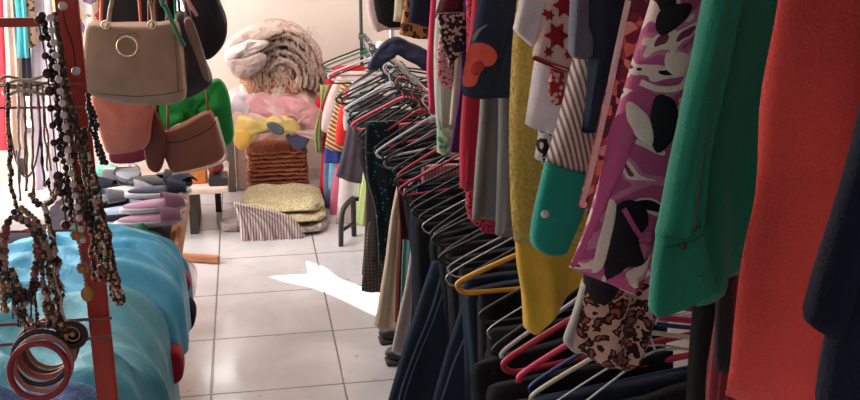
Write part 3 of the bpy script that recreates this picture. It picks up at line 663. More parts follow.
# ================================================================ RUGS BY THE BACK WALL
def strands(bm, pts, n, ln, r, rnd, spread=.02, down=1):
    for _ in range(n):
        p = rnd.choice(pts); q = [Vector(p)]
        d = Vector((rnd.uniform(-1,1)*.5, -abs(rnd.uniform(.2,1))*.4, -down)).normalized()
        for i in range(5):
            d = (d + Vector((rnd.uniform(-1,1), rnd.uniform(-.6,.3), rnd.uniform(-1,.2)))*.45).normalized(); q.append(q[-1] + d*ln/5)
        tube(bm, q, r, 4)
rr_ = random.Random(5)
def rugmat(name, c1, c2, sc=60):
    s = NT(name, .95, spec=.1); n = s.noise(s.map((1,1,2.2)), sc, 4, .5); n0 = s.noise(s.map(), 7, 2)
    s.col(s.mix(s.ramp(n.outputs[0], [(.32, c1), (.66, c2)]), s.ramp(n0.outputs[0], [(.3, (.72,.72,.72)), (.7, (1,1,1))]), .6, 'MULTIPLY')); s.bump(n.outputs[0], .9, .008); return s.m
brown = rugmat('brown woven loops', srgb(150,78,54), srgb(226,154,124), 75)
# three folded brown rugs, each a stack of folded layers
BY = 5.42
def folded(x0, x1, y0, y1, z0, z1, n, seed, amp=.006, u=44):
    """folded textile: n rounded layers one upon another, joined at the left fold"""
    bm = bmesh.new(); h = (z1-z0)/n
    rn = random.Random(seed)
    for i in range(n):
        a = z0 + i*h; dx0, dx1 = rn.uniform(-.006, .006), rn.uniform(-.008, .004); prof = []
        for k in range(12):
            t = 2*PI*k/12; prof.append((math.copysign(abs(math.cos(t))**.5, math.cos(t)), math.copysign(abs(math.sin(t))**.8, math.sin(t))))
        rings = []
        for j in range(u+1):
            s = j/u; x = x0+dx0 + (x1-x0+dx1-dx0)*s; e = min(1, min(s, 1-s)*u/2.5+.25)**.5; ring = []
            for (cy, cz) in prof:
                p = Vector((x, (y0+y1)/2 + cy*(y1-y0)/2*(.97+.03*e), a + h/2 + cz*h*.54*e))
                d = noise.noise_vector(Vector((x*28, cy*4, i*3.7+seed)))*amp; ring.append(bm.verts.new(p + d))
            rings.append(ring)
        for A, B in zip(rings, rings[1:]):
            for k in range(12): bm.faces.new((A[k], A[(k+1) % 12], B[(k+1) % 12], B[k]))
        bm.faces.new(rings[0]); bm.faces.new(rings[-1][::-1])
    return bm
zs = [.0, .10, .195, .292]
words = ['lowest brown woven rug folded in the stack by the back wall', 'brown woven rug folded in the middle of the stack', 'topmost brown woven rug of the stack, under the pale cloths']
bx0, bx1 = P(246,160,BY-.17).x, P(309,160,BY-.17).x
for i in range(3):
    o = tag(obj('folded_rug', folded(bx0 + .004*i, bx1-.003*i, BY-.17, BY+.2, zs[i]+.001, zs[i+1], 4, i*3+1, .007), brown, None, ((bx0+bx1)/2, BY, zs[i])), words[i], 'rug', 'folded brown rugs')
# pale cloths over the brown stack
def lump(name, label, cat, c, size, mat, seed=0, group=None, **k):
    return tag(obj(name, lump_bm(c, size, seed, **k), mat, None, (c[0], c[1], c[2]-size[2]/2)), label, cat, group)
def drape(name, label, cat, poly, Y, depth, mat, seed=0, wob=.012, group=None, parent=None, soft=.3):
    bm = pillow_bm(poly, Y, depth, k=4, soft=soft, seed=seed, wob=wob)
    if parent is not None: return obj(name, bm, mat, parent)
    zs_ = min(v.co.z for v in bm.verts); c = sum((v.co for v in bm.verts), Vector())/len(bm.verts)
    return tag(obj(name, bm, mat, None, (c.x, c.y, zs_)), label, cat, group)
pinkc = fabric('pale pink cotton', srgb(232,196,192), crease=1.2); lil = fabric('pale lilac cotton', srgb(214,200,206), crease=1.2)
yel = fabric('soft yellow cloth', srgb(240,214,130), crease=1); ivy = fabric('ivory terry', srgb(236,222,204), fuzz=.6)
drape('bedspread', 'pale pink bedspread draped over the brown rugs', 'bedspread', [(232,92),(262,85),(300,86),(318,98),(334,118),(340,140),(334,152),(320,140),(300,130),(280,134),(262,132),(244,140),(230,136),(227,112)], 5.33, .30, pinkc, 3, .022)
drape('sheet', 'pale lilac sheet folded left of the pink bedspread', 'sheet', [(230,96),(250,92),(262,100),(258,116),(246,126),(234,138),(229,122)], 5.24, .12, lil, 5, .015)
drape('towel', 'ivory towel lying under the terracotta fringed throw', 'towel', [(240,84),(262,80),(292,83),(304,90),(290,96),(262,96),(244,95)], 5.26, .14, ivy, 6, .012)
drape('yellow_cloth', 'soft yellow cloth hanging over the front of the brown rugs at left', 'cloth', [(238,116),(250,112),(266,116),(278,112),(296,118),(300,130),(292,136),(276,126),(262,130),(252,136),(246,148),(238,144),(234,130)], 5.17, .05, yel, 7, .01)
drape('yellow_pillowcase', 'pale yellow pillowcase with ochre corner at the front left of the cloth pile', 'cloth', [(236,132),(244,130),(250,136),(246,147),(240,149),(234,142)], 5.13, .04, fabric('ochre yellow', srgb(236,190,96)), 8, .006)
drape('navy_cloth', 'dark blue cloth corner hanging right over the brown rugs', 'cloth', [(284,128),(292,136),(304,134),(310,140),(300,150),(292,146),(286,138)], 5.16, .03, fabric('dusk blue cloth', srgb(84,84,116)), 9, .006)
drape('grey_cloth', 'small slate cloth between the yellow cloth folds', 'cloth', [(266,124),(274,122),(284,128),(282,134),(272,132)], 5.12, .03, fabric('slate cloth', srgb(96,104,110)), 10, .004)
drape('pink_cloth', 'rose pink cloth spread in the middle of the cloth pile', 'cloth', [(248,98),(280,95),(308,101),(326,114),(334,132),(322,136),(306,122),(284,114),(262,120),(246,112)], 5.19, .06, fabric('rose pink cloth', srgb(230,168,170), crease=1.2), 12, .012)
# terracotta fringed throw
tr = thing('fringed_throw', P(272, 90, 5.3), 'terracotta throw with cream fringe under the big rolled rugs', 'throw')
obj('cloth_body', pillow_bm([(242,78),(258,72),(282,72),(300,78),(302,90),(284,92),(260,92),(244,90)], 5.32, .26, k=4, seed=4, wob=.012), rugmat('terracotta knit', srgb(170,96,74), srgb(222,160,134), 60), tr)
bm = bmesh.new(); strands(bm, [P(x, y, 5.17) for x in range(246, 302, 3) for y in (72, 76, 80)], 70, .07, .0022, rr_); o = obj('fringe', bm, fabric('cream fringe', srgb(226,196,176)), tr); o['kind'] = 'stuff'
# big rugs rolled on top: arched layers
taupe = rugmat('taupe shaggy rug', srgb(150,122,112), srgb(226,204,192), 50)
rg = thing('rolled_rug', P(275, 84, 5.35), 'big taupe shaggy rug folded in an arch on top of the pile', 'rug')
def arch_layer(cx, cz, rx, rz, w, y0, y1, seed, a0=0, a1=PI, nn=40, m_=12):
    bm = bmesh.new(); rings = []
    for i in range(nn+1):
        a = a0 + (a1-a0)*i/nn; ring = []
        for k in range(m_):
            t = 2*PI*k/m_; oy = math.copysign(abs(math.cos(t))**.5, math.cos(t))*(y1-y0)/2; orr = math.sin(t)*w/2
            p = Vector((cx + math.cos(a)*(rx+orr), (y0+y1)/2 + oy, cz + math.sin(a)*(rz+orr)))
            p += noise.noise_vector(p*11 + Vector((seed*3, 0, 0)))*.016 + noise.noise_vector(p*34)*.007; ring.append(bm.verts.new(p))
        rings.append(ring)
    for A, B in zip(rings, rings[1:]):
        for k in range(m_): bm.faces.new((A[k], A[(k+1) % m_], B[(k+1) % m_], B[k]))
    bm.faces.new(rings[0]); bm.faces.new(rings[-1][::-1]); return bm
def WX(x, y, Y=5.35): p = P(x, y, Y); return p.x, p.z
cx, cz = WX(281, 74)
for k, (rx, rz) in enumerate(((.212, .262), (.182, .222), (.152, .182), (.12, .14), (.085, .10))):
    obj('fold_layer', arch_layer(cx, cz, rx, rz, .036, 5.2 - .012*k, 5.52, k, -.35, PI*.92 - k*.04), taupe, rg)
obj('roll_core', lump_bm((cx-.01, 5.34, cz+.02), (.16, .26, .15), 4, amp=.6, freq=5), rugmat('cream shaggy rug', srgb(190,164,150), srgb(240,222,208), 40), rg)
bm = bmesh.new(); pp = [Vector((cx + math.cos(a)*.2, 5.2, cz + math.sin(a)*.262)) for a in [i*.1 for i in range(-4, 24)]] + [P(x, y, 5.17) for x in range(252, 318, 3) for y in range(26, 78, 5)]
strands(bm, pp, 190, .055, .0017, rr_, down=.4); o = obj('fringe', bm, fabric('taupe fringe', srgb(196,172,158)), rg); o['kind'] = 'stuff'
bl = thing('folded_blanket', P(240, 80, 5.2), 'grey-white soft blanket folded at the left of the big taupe rug', 'blanket')
for k, (pl, c) in enumerate((([(225,46),(236,34),(254,26),(274,24),(284,30),(268,36),(252,44),(236,54),(226,56)], srgb(200,182,172)), ([(224,52),(238,42),(256,36),(268,40),(256,50),(240,58),(226,60)], srgb(226,214,212)), ([(226,58),(242,56),(258,50),(266,58),(256,70),(240,78),(230,72)], srgb(176,156,150)))):
    obj('fold_layer', pillow_bm(pl, 5.24 - .03*k, .2, k=4, seed=k, wob=.012), fabric('blanket shade %s' % ('taupe','white','mushroom')[k], c, fuzz=.5, crease=1.2), bl)
# cream rug folded on the floor
fl = thing('floor_rug', (.13, 4.95, 0), 'cream tufted rug folded on the floor tiles', 'rug')
cream = rugmat('cream tufted rug', srgb(176,160,120), srgb(232,222,184), 90)
def slab(x0, x1, y0, y1, z0, z1, seed, bulge=.02, nx=36, ny=30, skew=0):
    bm = bmesh.new(); G = {}
    for sd in (0, 1):
        for i in range(nx+1):
            for j in range(ny+1):
                u, v = i/nx, j/ny; ex = min(1, min(u, 1-u)*7)**.5; ey = min(1, min(v, 1-v)*7)**.5; e = min(ex, ey)
                x = x0 + (x1-x0)*u + skew*(1-v); y = y0 + (y1-y0)*v
                # rounded corners
                cxr = (abs(2*u-1)**5)*(abs(2*v-1)**5); x += (.5-u)*cxr*.10; y += (.5-v)*cxr*.10
                zc = (z0+z1)/2; h = (z1-z0)/2*e
                z = zc + (h if sd else -h) + (noise.noise(Vector((x*9, y*9, seed)))*bulge*e if sd else 0)
                G[sd, i, j] = bm.verts.new((x + noise.noise(Vector((x*12, y*12, seed+3)))*.008, y + noise.noise(Vector((x*12, y*12, seed+8)))*.008, z))
    for sd in (0, 1):
        for i in range(nx):
            for j in range(ny): bm.faces.new((G[sd,i,j], G[sd,i+1,j], G[sd,i+1,j+1], G[sd,i,j+1]))
    for i in range(nx):
        for j in (0, ny): bm.faces.new((G[0,i,j], G[0,i+1,j], G[1,i+1,j], G[1,i,j]))
    for j in range(ny):
        for i in (0, nx): bm.faces.new((G[0,i,j], G[0,i,j+1], G[1,i,j+1], G[1,i,j]))
    return bm
obj('fold_layer', slab(-.09, .36, 4.67, 5.30, .002, .045, 1), rugmat('grey plum rug backing', srgb(120,104,108), srgb(210,196,190), 40), fl)
obj('fold_layer', slab(-.075, .355, 4.71, 5.22, .045, .085, 2), cream, fl)
obj('fold_layer', slab(-.06, .345, 4.76, 5.22, .085, .13, 3), cream, fl)
# striped flounce hanging at its front left corner
st = pattern('plum white stripes', [(0, srgb(120,92,98)), (.5, srgb(206,188,184)), (1, srgb(226,212,206))], 24, 'stripes', .6, 'LINEAR')
fx = [PZ(241,210), PZ(243,240), PZ(262,241), PZ(285,240), PZ(302,232)]
bm = panel_bm([P(233,202,4.66), P(238,218,4.66), P(241,242,4.66)], [P(241,242,4.66), P(268,243,4.66), P(306,237,4.66)], [P(250,206,4.66), P(290,216,4.66), P(306,237,4.66)], 4.66, thick=.03, folds=7, amp=.012, seed=3, nu=60)
obj('striped_flounce', bm, st, fl)
lump('cloth_bundle', 'small greyish cloth bundle on the tiles left of the cream rug', 'cloth', (PZ(232,226).x, 4.86, .022), (.10, .12, .044), fabric('greyish lilac cloth', srgb(190,174,170), crease=1.5), 21, amp=.4)
bm = bmesh.new(); q = PZ(377, 249); box(bm, q.x-.022, q.x+.022, q.y-.02, q.y+.03, .0, .022, .004); tag(obj('wood_block', bm, fabric('brown wood', srgb(120,88,70)), None, (q.x, q.y, 0)), 'small brown wooden block on the tiles beside the arched rack foot', 'block')
# black shoes under the clothes
for i, (x, y, lb) in enumerate(((391,341,'black shoe on the floor under the pale grey-pink skirt'), (398,362,'second black shoe on the floor, nearer, beside the jeans'))):
    q = PZ(x, y); o = thing('shoe', (q.x+.05, q.y, 0), lb, 'shoe', 'black shoes under the rack')
    obj('shoe_upper', lump_bm((q.x+.05, q.y, .035), (.19, .075, .05), i, amp=.1, e=.8, u=24, v=16), plastic('black leather', (.015,.015,.015), .4), o)
    bm = bmesh.new(); box(bm, q.x-.045, q.x+.145, q.y-.036, q.y+.036, .001, .014, .005); obj('sole', bm, plastic('black rubber', (.02,.02,.02), .7), o)

# ================================================================ LEFT TABLE
TX, TZ, TY0, TY1 = -.262, .45, 1.75, 4.02
WOOD = pattern('varnished wood', [(0, srgb(150,96,66)), (.5, srgb(188,128,92)), (1, srgb(206,150,112))], 5, 'noise', 2, 'LINEAR', (1, .2, 6))
tb = thing('wooden_table', (-.8, 3, 0), 'low wooden table under sandals and blue clothes', 'table')
bm = bmesh.new(); box(bm, -1.45, TX-.05, TY0, 3.20, TZ-.035, TZ-.005, .003); box(bm, -1.45, TX-.018, 3.20, TY1, TZ-.035, TZ-.005, .003); obj('tabletop', bm, WOOD, tb, smooth=False)
bm = bmesh.new(); box(bm, TX-.018, TX, 3.20, TY1, TZ-.075, TZ+.012, .003); obj('edge_rail', bm, WOOD, tb, smooth=False)
for lx, ly in ((-1.4, 1.8), (-1.4, 3.95), (-.45, 1.8), (-.45, 3.95)):
    bm = bmesh.new(); box(bm, lx-.025, lx+.025, ly-.025, ly+.025, 0, TZ-.035, .003); obj('leg', bm, WOOD, tb, smooth=False)
a, b = PZ(193, 259), PZ(219, 266)
bm = bmesh.new(); tube(bm, [(-.45, a.y+.02, .022), (b.x, b.y+.03, .022)], .02, 4); obj('floor_brace', bm, WOOD, tb, smooth=False)
# far low shelf
sh = thing('low_shelf', (-.6, 5, 0), 'low white-edged shelf behind the table with small wares', 'shelf')
bm = bmesh.new(); box(bm, -1.2, -.125, 4.72, 5.25, .225, .25, .004); obj('shelf_board', bm, fabric('white laminate', srgb(224,204,192)), sh, smooth=False)
bm = bmesh.new(); box(bm, -1.2, -.20, 4.80, 5.2, .60, .62, .003); obj('shelf_board', bm, fabric('white laminate', (0,0,0)), sh, smooth=False)
for lx in (-1.15, -.19):
    bm = bmesh.new(); box(bm, lx-.015, lx+.015, 5.15, 5.2, 0, .62); obj('upright', bm, DARKMETAL, sh, smooth=False)
for lx in (-1.1, -.3):
    bm = bmesh.new(); box(bm, lx-.02, lx+.02, 4.8, 5.15, 0, .224); obj('support', bm, plastic('dark support', (.05,.04,.035), .6), sh, smooth=False)
bm = bmesh.new(); box(bm, P(185,150,4.85).x, P(205,150,4.85).x, 4.82, 4.95, .2505, .345, .004); tag(obj('box', bm, plastic('orange card', srgb(206,124,58), .6), None, (-.25, 4.9, .25), smooth=False), 'small orange box on the low shelf under the brown satchel', 'box')
bm = bmesh.new(); box(bm, P(207,150,4.8).x, P(226,150,4.8).x, 4.76, 4.90, .2505, .29, .004); tag(obj('box', bm, plastic('black card', (.03,.028,.028), .5), None, (-.16, 4.85, .25), smooth=False), 'flat black box on the white shelf beside the orange box', 'box')
lump('clay_pot', 'small dark red pot on the flat black box', 'pot', (P(216,172,4.84).x, 4.84, .325), (.075, .075, .065), plastic('dark red glaze', srgb(120,36,34), .3), 3, amp=.08, e=.9, u=24, v=16)
bm = bmesh.new(); box(bm, P(226,150,5.5).x, P(234,150,5.5).x, 5.52, 5.58, 0, .36, .003); tag(obj('board', bm, plastic('dark grey board', srgb(110,98,90), .6), None, (-.13, 5.55, 0), smooth=False), 'narrow grey board standing on the floor beside the brown rugs', 'board')
bm = bmesh.new(); box(bm, P(235,150,5.55).x, P(245,150,5.55).x, 5.56, 5.62, 0, .40, .003); tag(obj('board', bm, plastic('white board', srgb(226,210,200), .6), None, (-.08, 5.6, 0), smooth=False), 'white upright board standing next to the brown rugs', 'board')

# sandals on the table
def sandal(x, y, z, rot, c, c2, label, L=.24, W=.088, strap=True, group='sandals on the table', closed=False, tilt=0):
    t = thing('sandal', (x, y, z), label, 'sandal', group); t.rotation_euler = (0, tilt, rot)
    def out(s, k): # foot outline
        a = 2*PI*s; px = math.cos(a); w = (.5 + .10*px)*W*k; return Vector((px*L/2*k, math.sin(a)*w, 0))
    def sole(z0, z1, k):
        bm = bmesh.new(); n = 32; rs = []
        for zz, kk in ((z0, k*.96), (z0+.003, k), (z1-.004, k), (z1, k*.96)): rs.append([bm.verts.new(out(i/n, kk) + Vector((0,0,zz))) for i in range(n)])
        for A, B in zip(rs, rs[1:]):
            for i in range(n): bm.faces.new((A[i], A[(i+1) % n], B[(i+1) % n], B[i]))
        bm.faces.new(rs[0][::-1]); bm.faces.new(rs[-1]); return bm
    def add(name, bm, mat):
        me = bpy.data.meshes.new(name); bmesh.ops.recalc_face_normals(bm, faces=bm.faces); bm.to_mesh(me); bm.free(); me.materials.append(mat)
        for p in me.polygons: p.use_smooth = True
        o = bpy.data.objects.new(name, me); COL.objects.link(o); o.parent = t
    add('sole', sole(0, .02, 1), c2); add('insole', sole(.0195, .026, .9), c)
    bm = bmesh.new(); rows = []
    for i in range(9):
        u = i/8; ax = .03 + .07*u if not closed else -.01 + .11*u; row = []
        for k in range(13):
            a = PI*k/12; wv = (W*.5+.003)*(1 - .35*max(0, u-.5)); row.append(bm.verts.new((ax, math.cos(a)*wv, .014 + math.sin(a)*(.045 - .018*u))))
        rows.append(row)
    for A, B in zip(rows, rows[1:]):
        for k in range(12): bm.faces.new((A[k], A[k+1], B[k+1], B[k]))
    bmesh.ops.solidify(bm, geom=bm.faces, thickness=.003); add('strap', bm, c)
    return t
SW = fabric('pale pearl vinyl', srgb(196,194,200), rough=.5, spec=.5); SB = plastic('black rubber sole', (.02,.02,.024), .5); SN = fabric('navy strap', srgb(44,52,76), rough=.5)
SP = fabric('mauve satin', srgb(166,120,146), rough=.5); SBL = fabric('pale blue vinyl', srgb(156,176,206), rough=.45); SG = fabric('silver grey vinyl', srgb(136,140,152), rough=.4)
def st_(x, y, z): q = PZ(x, y, z); return q.x, q.y, z
for (x, y, lv, rot, c, c2, lb) in (
  (126,190,1,8,SW,SB,'pearl white sandal on a dark sole at the back left of the table'),
  (122,211,1,12,SBL,SB,'pale blue-white sandal in front of the pearl white one'),
  (154,204,2,14,SP,SW,'mauve sandal with white sole beside the pale blue one'),
  (150,218,1,10,SP,SW,'mauve wrapped sandal nearest the green cloth'),
  (158,190,2,6,SN,SW,'navy sandal with white-edged sole at the back of the table'),
  (158,179,2,-8,SB,SB,'black sandal behind the navy white-edged one'),
  (172,178,2,-50,SN,SB,'navy sandal turned sideways by the table end'),
  (128,174,2,100,SG,SB,'grey sandal pointing to the camera at the back of the table'),
  (96,200,1,20,SG,SB,'silver grey sandal partly behind the red post'),
  (120,224,0,16,SW,SG,'white sandal half buried by the blue satin'),
  (88,186,1,-10,SN,SB,'dark blue sandal at the left behind the bead strands')):
    z_ = TZ + .028 + .028*lv; X_, Y_, Z_ = st_(x, y, z_+.02); sandal(X_, Y_, z_, R(rot), c, c2, lb, L=.20 if abs(rot) > 40 else .24, W=.10)
bm = bmesh.new(); X_, Y_, _ = st_(130, 172, .5); box(bm, X_-.08, X_+.06, 3.94, 3.97, TZ-.004, TZ+.12, .004); tag(obj('shoe_box_lid', bm, fabric('white card', srgb(200,196,196)), None, (X_, 3.95, TZ), smooth=False), 'white card standing behind the sandals', 'card')
lump('cloth', 'small mint cloth left of the sandals', 'cloth', (*st_(105,170,.5)[:2], TZ+.03), (.10, .12, .07), fabric('mint cloth', srgb(120,190,170)), 5, amp=.3, u=30, v=20)
lump('cloth', 'pink patterned cloth beside the mint one behind the sandals', 'cloth', (*st_(110,183,.48)[:2], TZ+.02), (.10, .12, .05), fabric('mauve pink cloth', srgb(190,120,140)), 6, amp=.3, u=30, v=20)

# blue pile: draped sheets as folded surfaces over the table
def heap(name, label, cat, x0, x1, y0, y1, base, top, mat, seed, fold=8, amp=.03, dirv=(1, .5), over=0, overz=.1, group=None, nx=80, ny=70, e=.55):
    bm = bmesh.new(); G = {}
    for i in range(nx+1):
        for j in range(ny+1):
            u, v = i/nx, j/ny
            ex = min(1, min(u*4, ((1-u)*4 if not over else 1))); ey = min(1, min(v, 1-v)*4); hgt = (math.sin(ex*PI/2)*math.sin(ey*PI/2))**e
            x = x0 + (x1-x0)*u; y = y0 + (y1-y0)*v
            r = 1 - abs(noise.noise(Vector(((x*dirv[0]+y*dirv[1])*fold, (x*dirv[1]-y*dirv[0])*fold*.35, seed))))*2.2
            r += .55*(1 - abs(noise.noise(Vector(((x*dirv[0]+y*dirv[1])*fold*2.1 + 3, (x*dirv[1]-y*dirv[0])*fold*.9, seed+6))))*2.4)
            r2 = noise.noise(Vector((x*5, y*5, seed+4)))
            z = base + (top-base)*hgt*(1 + .35*r2) + amp*r*hgt
            us = .8
            if over: x = x0 + (x1-x0)*min(u, .8)
            if over and u > us:   # falls over the table edge
                k = (u-us)/(1-us); th_ = k*PI/2; hm = (math.sin(ey*PI/2))**e; r3 = noise.noise(Vector((y*4.5, seed, 2)))
                x = x0 + (x1-x0)*.8 + over*math.sin(th_) + max(-.004, .022*r + .025*r3)*math.sin(th_)
                zt = base + (top-base)*hm*(1+.35*r2) + amp*r*hm; zb = overz + .12*r3
                z = max(zb + (zt-zb)*max(0, math.cos(th_))**.5, .02)
            G[i, j] = bm.verts.new((x, y + noise.noise(Vector((x*7, y*7, seed+2)))*.025, z))
    B = {}
    for i in range(nx+1):
        for j in range(ny+1):
            p = G[i, j].co; B[i, j] = bm.verts.new((p.x - (.012 if over and i/nx > .8 else 0), p.y, max(min(p.z-.012, base-.001) if not (over and i/nx > .8) else p.z-.012, .01)))
    for i in range(nx):
        for j in range(ny):
            bm.faces.new((G[i,j], G[i+1,j], G[i+1,j+1], G[i,j+1])); bm.faces.new((B[i,j], B[i,j+1], B[i+1,j+1], B[i+1,j]))
    for i in range(nx):
        for j in (0, ny): bm.faces.new((G[i,j], G[i+1,j], B[i+1,j], B[i,j]))
    for j in range(ny):
        for i in (0, nx): bm.faces.new((G[i,j], G[i,j+1], B[i,j+1], B[i,j]))
    return tag(obj(name, bm, mat, None, ((x0+x1)/2, (y0+y1)/2, base)), label, cat, group)
blue1 = fabric('sky blue satin', srgb(66,166,204), rough=.42, spec=.5, crease=1.3); blue2 = fabric('teal blue satin', srgb(56,150,170), rough=.42, spec=.5, crease=1.3)
grn = fabric('bottle green knit', srgb(22,84,62), fuzz=.4); den = fabric('faded denim', srgb(62,92,138), fuzz=.3)
heap('dark_cloth', 'dark lilac cloth spread under the sandals', 'cloth', -.90, -.30, 3.40, 4.01, TZ-.004, TZ+.022, fabric('dark lilac cloth', srgb(62,54,66), crease=1), 41, 9, .006, nx=50, ny=50)
heap('blue_garment', 'large sky blue satin garment heaped over the table edge', 'garment', -.90, -.30, 2.68, 3.24, TZ-.004, TZ+.085, blue1, 3, 7, .05, (.3, 1), .168, .28)
heap('teal_garment', 'teal satin garment heaped in front of the sky blue one', 'garment', -.98, -.30, 2.08, 2.78, TZ-.004, TZ+.07, blue2, 8, 6, .05, (.8, .6), .168, .17)
heap('pale_blue_garment', 'pale blue garment at the left behind the bead strings', 'garment', -1.35, -.80, 2.70, 3.2, TZ-.004, TZ+.12, fabric('pale aqua satin', srgb(110,190,214), rough=.5), 13, 6, .03)
heap('green_garment', 'dark green knit between sandals and sky blue satin', 'garment', -.66, -.34, 3.14, 3.40, TZ-.004, TZ+.06, grn, 17, 12, .025, (1, .2), .06, .46, nx=50, ny=40)
heap('denim_garment', 'faded blue denim at the bottom front of the table', 'garment', -.9, -.34, 1.80, 2.16, TZ-.004, TZ+.09, den, 23, 9, .03, over=.14, overz=.25, nx=50, ny=50)
heap('white_garment', 'white cloth spread at the far left of the table', 'cloth', -1.4, -.72, 3.50, 3.98, TZ-.004, TZ+.05, fabric('bright white cotton', srgb(226,216,216)), 29, 7, .02, nx=50, ny=50)
heap('navy_garment', 'dark navy cloth at the left behind the bead bundles', 'cloth', -1.2, -.86, 3.2, 3.5, TZ-.004, TZ+.10, fabric('navy knit', srgb(28,28,48)), 31, 9, .02, nx=40, ny=40)
# things hanging at the table side
drape('red_bag', 'dark red cloth bag hanging off the table side at the bottom', 'bag', [(164,354),(174,346),(181,352),(184,366),(180,378),(166,382),(160,372)], 2.66, .08, fabric('dark red cloth', srgb(160,28,44)), 4, .008)
drape('black_bag', 'small black bag pushed beside the table under the blue satin', 'bag', [(181,304),(190,301),(196,310),(195,322),(187,330),(182,334)], 3.05, .08, fabric('black nylon', (.015,.015,.018)), 6, .006)
s = NT('clear pinkish plastic', .15, spec=.5); s.col((.85,.62,.60)); s.b.inputs['Transmission Weight'].default_value = .6; s.b.inputs['Alpha'].default_value = .55; s.bump(s.noise(s.map(), 30, 3).outputs[0], .8, .006); PLAS = s.m
drape('plastic_bag', 'clear pinkish plastic bag of shoes at the table edge', 'bag', [(172,268),(184,262),(195,270),(197,286),(192,298),(182,294),(174,282)], 3.3, .09, PLAS, 9, .012)
drape('rose_shoe', 'rose pink cloth shoe in front of the plastic bag at the table edge', 'shoe', [(174,276),(184,270),(191,280),(188,292),(180,290)], 3.18, .06, fabric('rose vinyl', srgb(176,84,96)), 10, .006)
drape('plastic_wrap', 'clear plastic wrap standing beside the mauve sandals', 'plastic wrap', [(173,200),(180,192),(186,200),(183,222),(176,234),(170,222)], 3.62, .06, PLAS, 11, .012)
bm = bmesh.new(); box(bm, -.33, -.255, 2.2, 2.72, .001, .235, .008); tag(obj('crate', bm, plastic('dark brown crate', (.035,.022,.02), .6), None, (-.3, 2.4, 0)), 'dark brown crate on the floor under the blue satin', 'crate')

# ================================================================ BAGS OVERHEAD
hr = thing('bag_rail', (-.4, 3.4, 0), 'overhead rail the handbags hang from', 'rail')
bm = bmesh.new(); tube(bm, [(-1.5, 3.42, 1.66), (-.05, 3.42, 1.66)], .012, 8); obj('rail', bm, DARKMETAL, hr)
for xx in (-1.5,):
    bm = bmesh.new(); tube(bm, [(xx, 3.42, 1.66), (xx, 3.42, 0)], .012, 8); obj('post', bm, DARKMETAL, hr)
bm = bmesh.new(); tube(bm, [(-.05, 3.42, 1.66), (-.05, 3.42, ZC)], .006, 6); obj('suspension_rod', bm, DARKMETAL, hr)
def leather(name, c, rough=.5):
    s = NT(name, rough, spec=.35); n = s.noise(s.map(), 14, 4, .4); s.col(s.ramp(n.outputs[0], [(.3, var(c, .85)), (.7, var(c, 1.12))]))
    v = s.voro(s.map(), 260); s.bump(v.outputs['Distance'], .25, .001); return s.m
TAU = leather('taupe leather', srgb(156,126,106)); GOLD = plastic('pale gold', (.75,.62,.42), .25, 1)
def handles(parent, pts, mat, r=.006, name='handle'):
    bm = bmesh.new(); tube(bm, spline(pts, 6), r, 8); return obj(name, bm, mat, parent)
BYY = 3.22
bag = thing('handbag', P(133, 103, BYY), 'taupe leather handbag with a gold ring on the front', 'handbag', 'bags hanging from the overhead rail')
body = obj('bag_body', pillow_bm([(90,22),(112,23),(135,23),(160,22),(177,21),(182,40),(185,70),(187,92),(183,99),(165,103),(135,103),(110,99),(88,92),(84,86),(83,60),(85,36)], BYY, .12, k=4, soft=.12, seed=1, wob=.003), TAU, bag)
bvb = BVHTree.FromObject(body, bpy.context.evaluated_depsgraph_get())
def front(px, py, Y, off=.002): p = P(px, py, Y); return Vector((p.x, Y-.075-off, p.z))
def fring(bm, cx, cy, Y, r, rt):
    c = front(cx, cy, Y); tube(bm, [c + Vector((math.cos(a)*r, 0, math.sin(a)*r)) for a in [2*PI*i/32 for i in range(32)]], rt, 8, True)
bm = bmesh.new(); fring(bm, 130, 43, BYY, .030, .0035); obj('ring', bm, GOLD, bag)
bm = bmesh.new(); tube(bm, [front(x, y, BYY-.002) for x, y in ((84,85),(110,90),(140,92),(165,90),(186,86))], .0018, 5); obj('seam', bm, leather('dark taupe stitching', srgb(92,72,60)), bag)
bm = bmesh.new(); tube(bm, [front(x, y, BYY+.004) for x, y in ((176,30),(178,60),(180,88))], .0018, 5); obj('seam', bm, bpy.data.materials['dark taupe stitching'], bag)
bm = bmesh.new(); tube(bm, [front(x, y, BYY) for x, y in ((119,36),(122,31),(138,30),(142,35))], .0018, 5); obj('seam', bm, bpy.data.materials['dark taupe stitching'], bag)
zz = 1.672
for ya in (-.045, .045):
    handles(bag, [P(108,28,BYY+ya-.02), P(110,10,BYY+ya), P(113,-10,BYY+ya), Vector((P(122,0,BYY).x, 3.42-.02, 1.58)), Vector((P(130,0,BYY).x, 3.42, zz+.006)), Vector((P(140,0,BYY).x, 3.42-.02, 1.58)), P(148,-10,BYY+ya), P(152,8,BYY+ya), P(154,27,BYY+ya-.02)], TAU, .0065)
for x in (109, 154):
    bm = bmesh.new(); fring(bm, x, 22, BYY+.01, .012, .003); obj('buckle', bm, GOLD, bag)
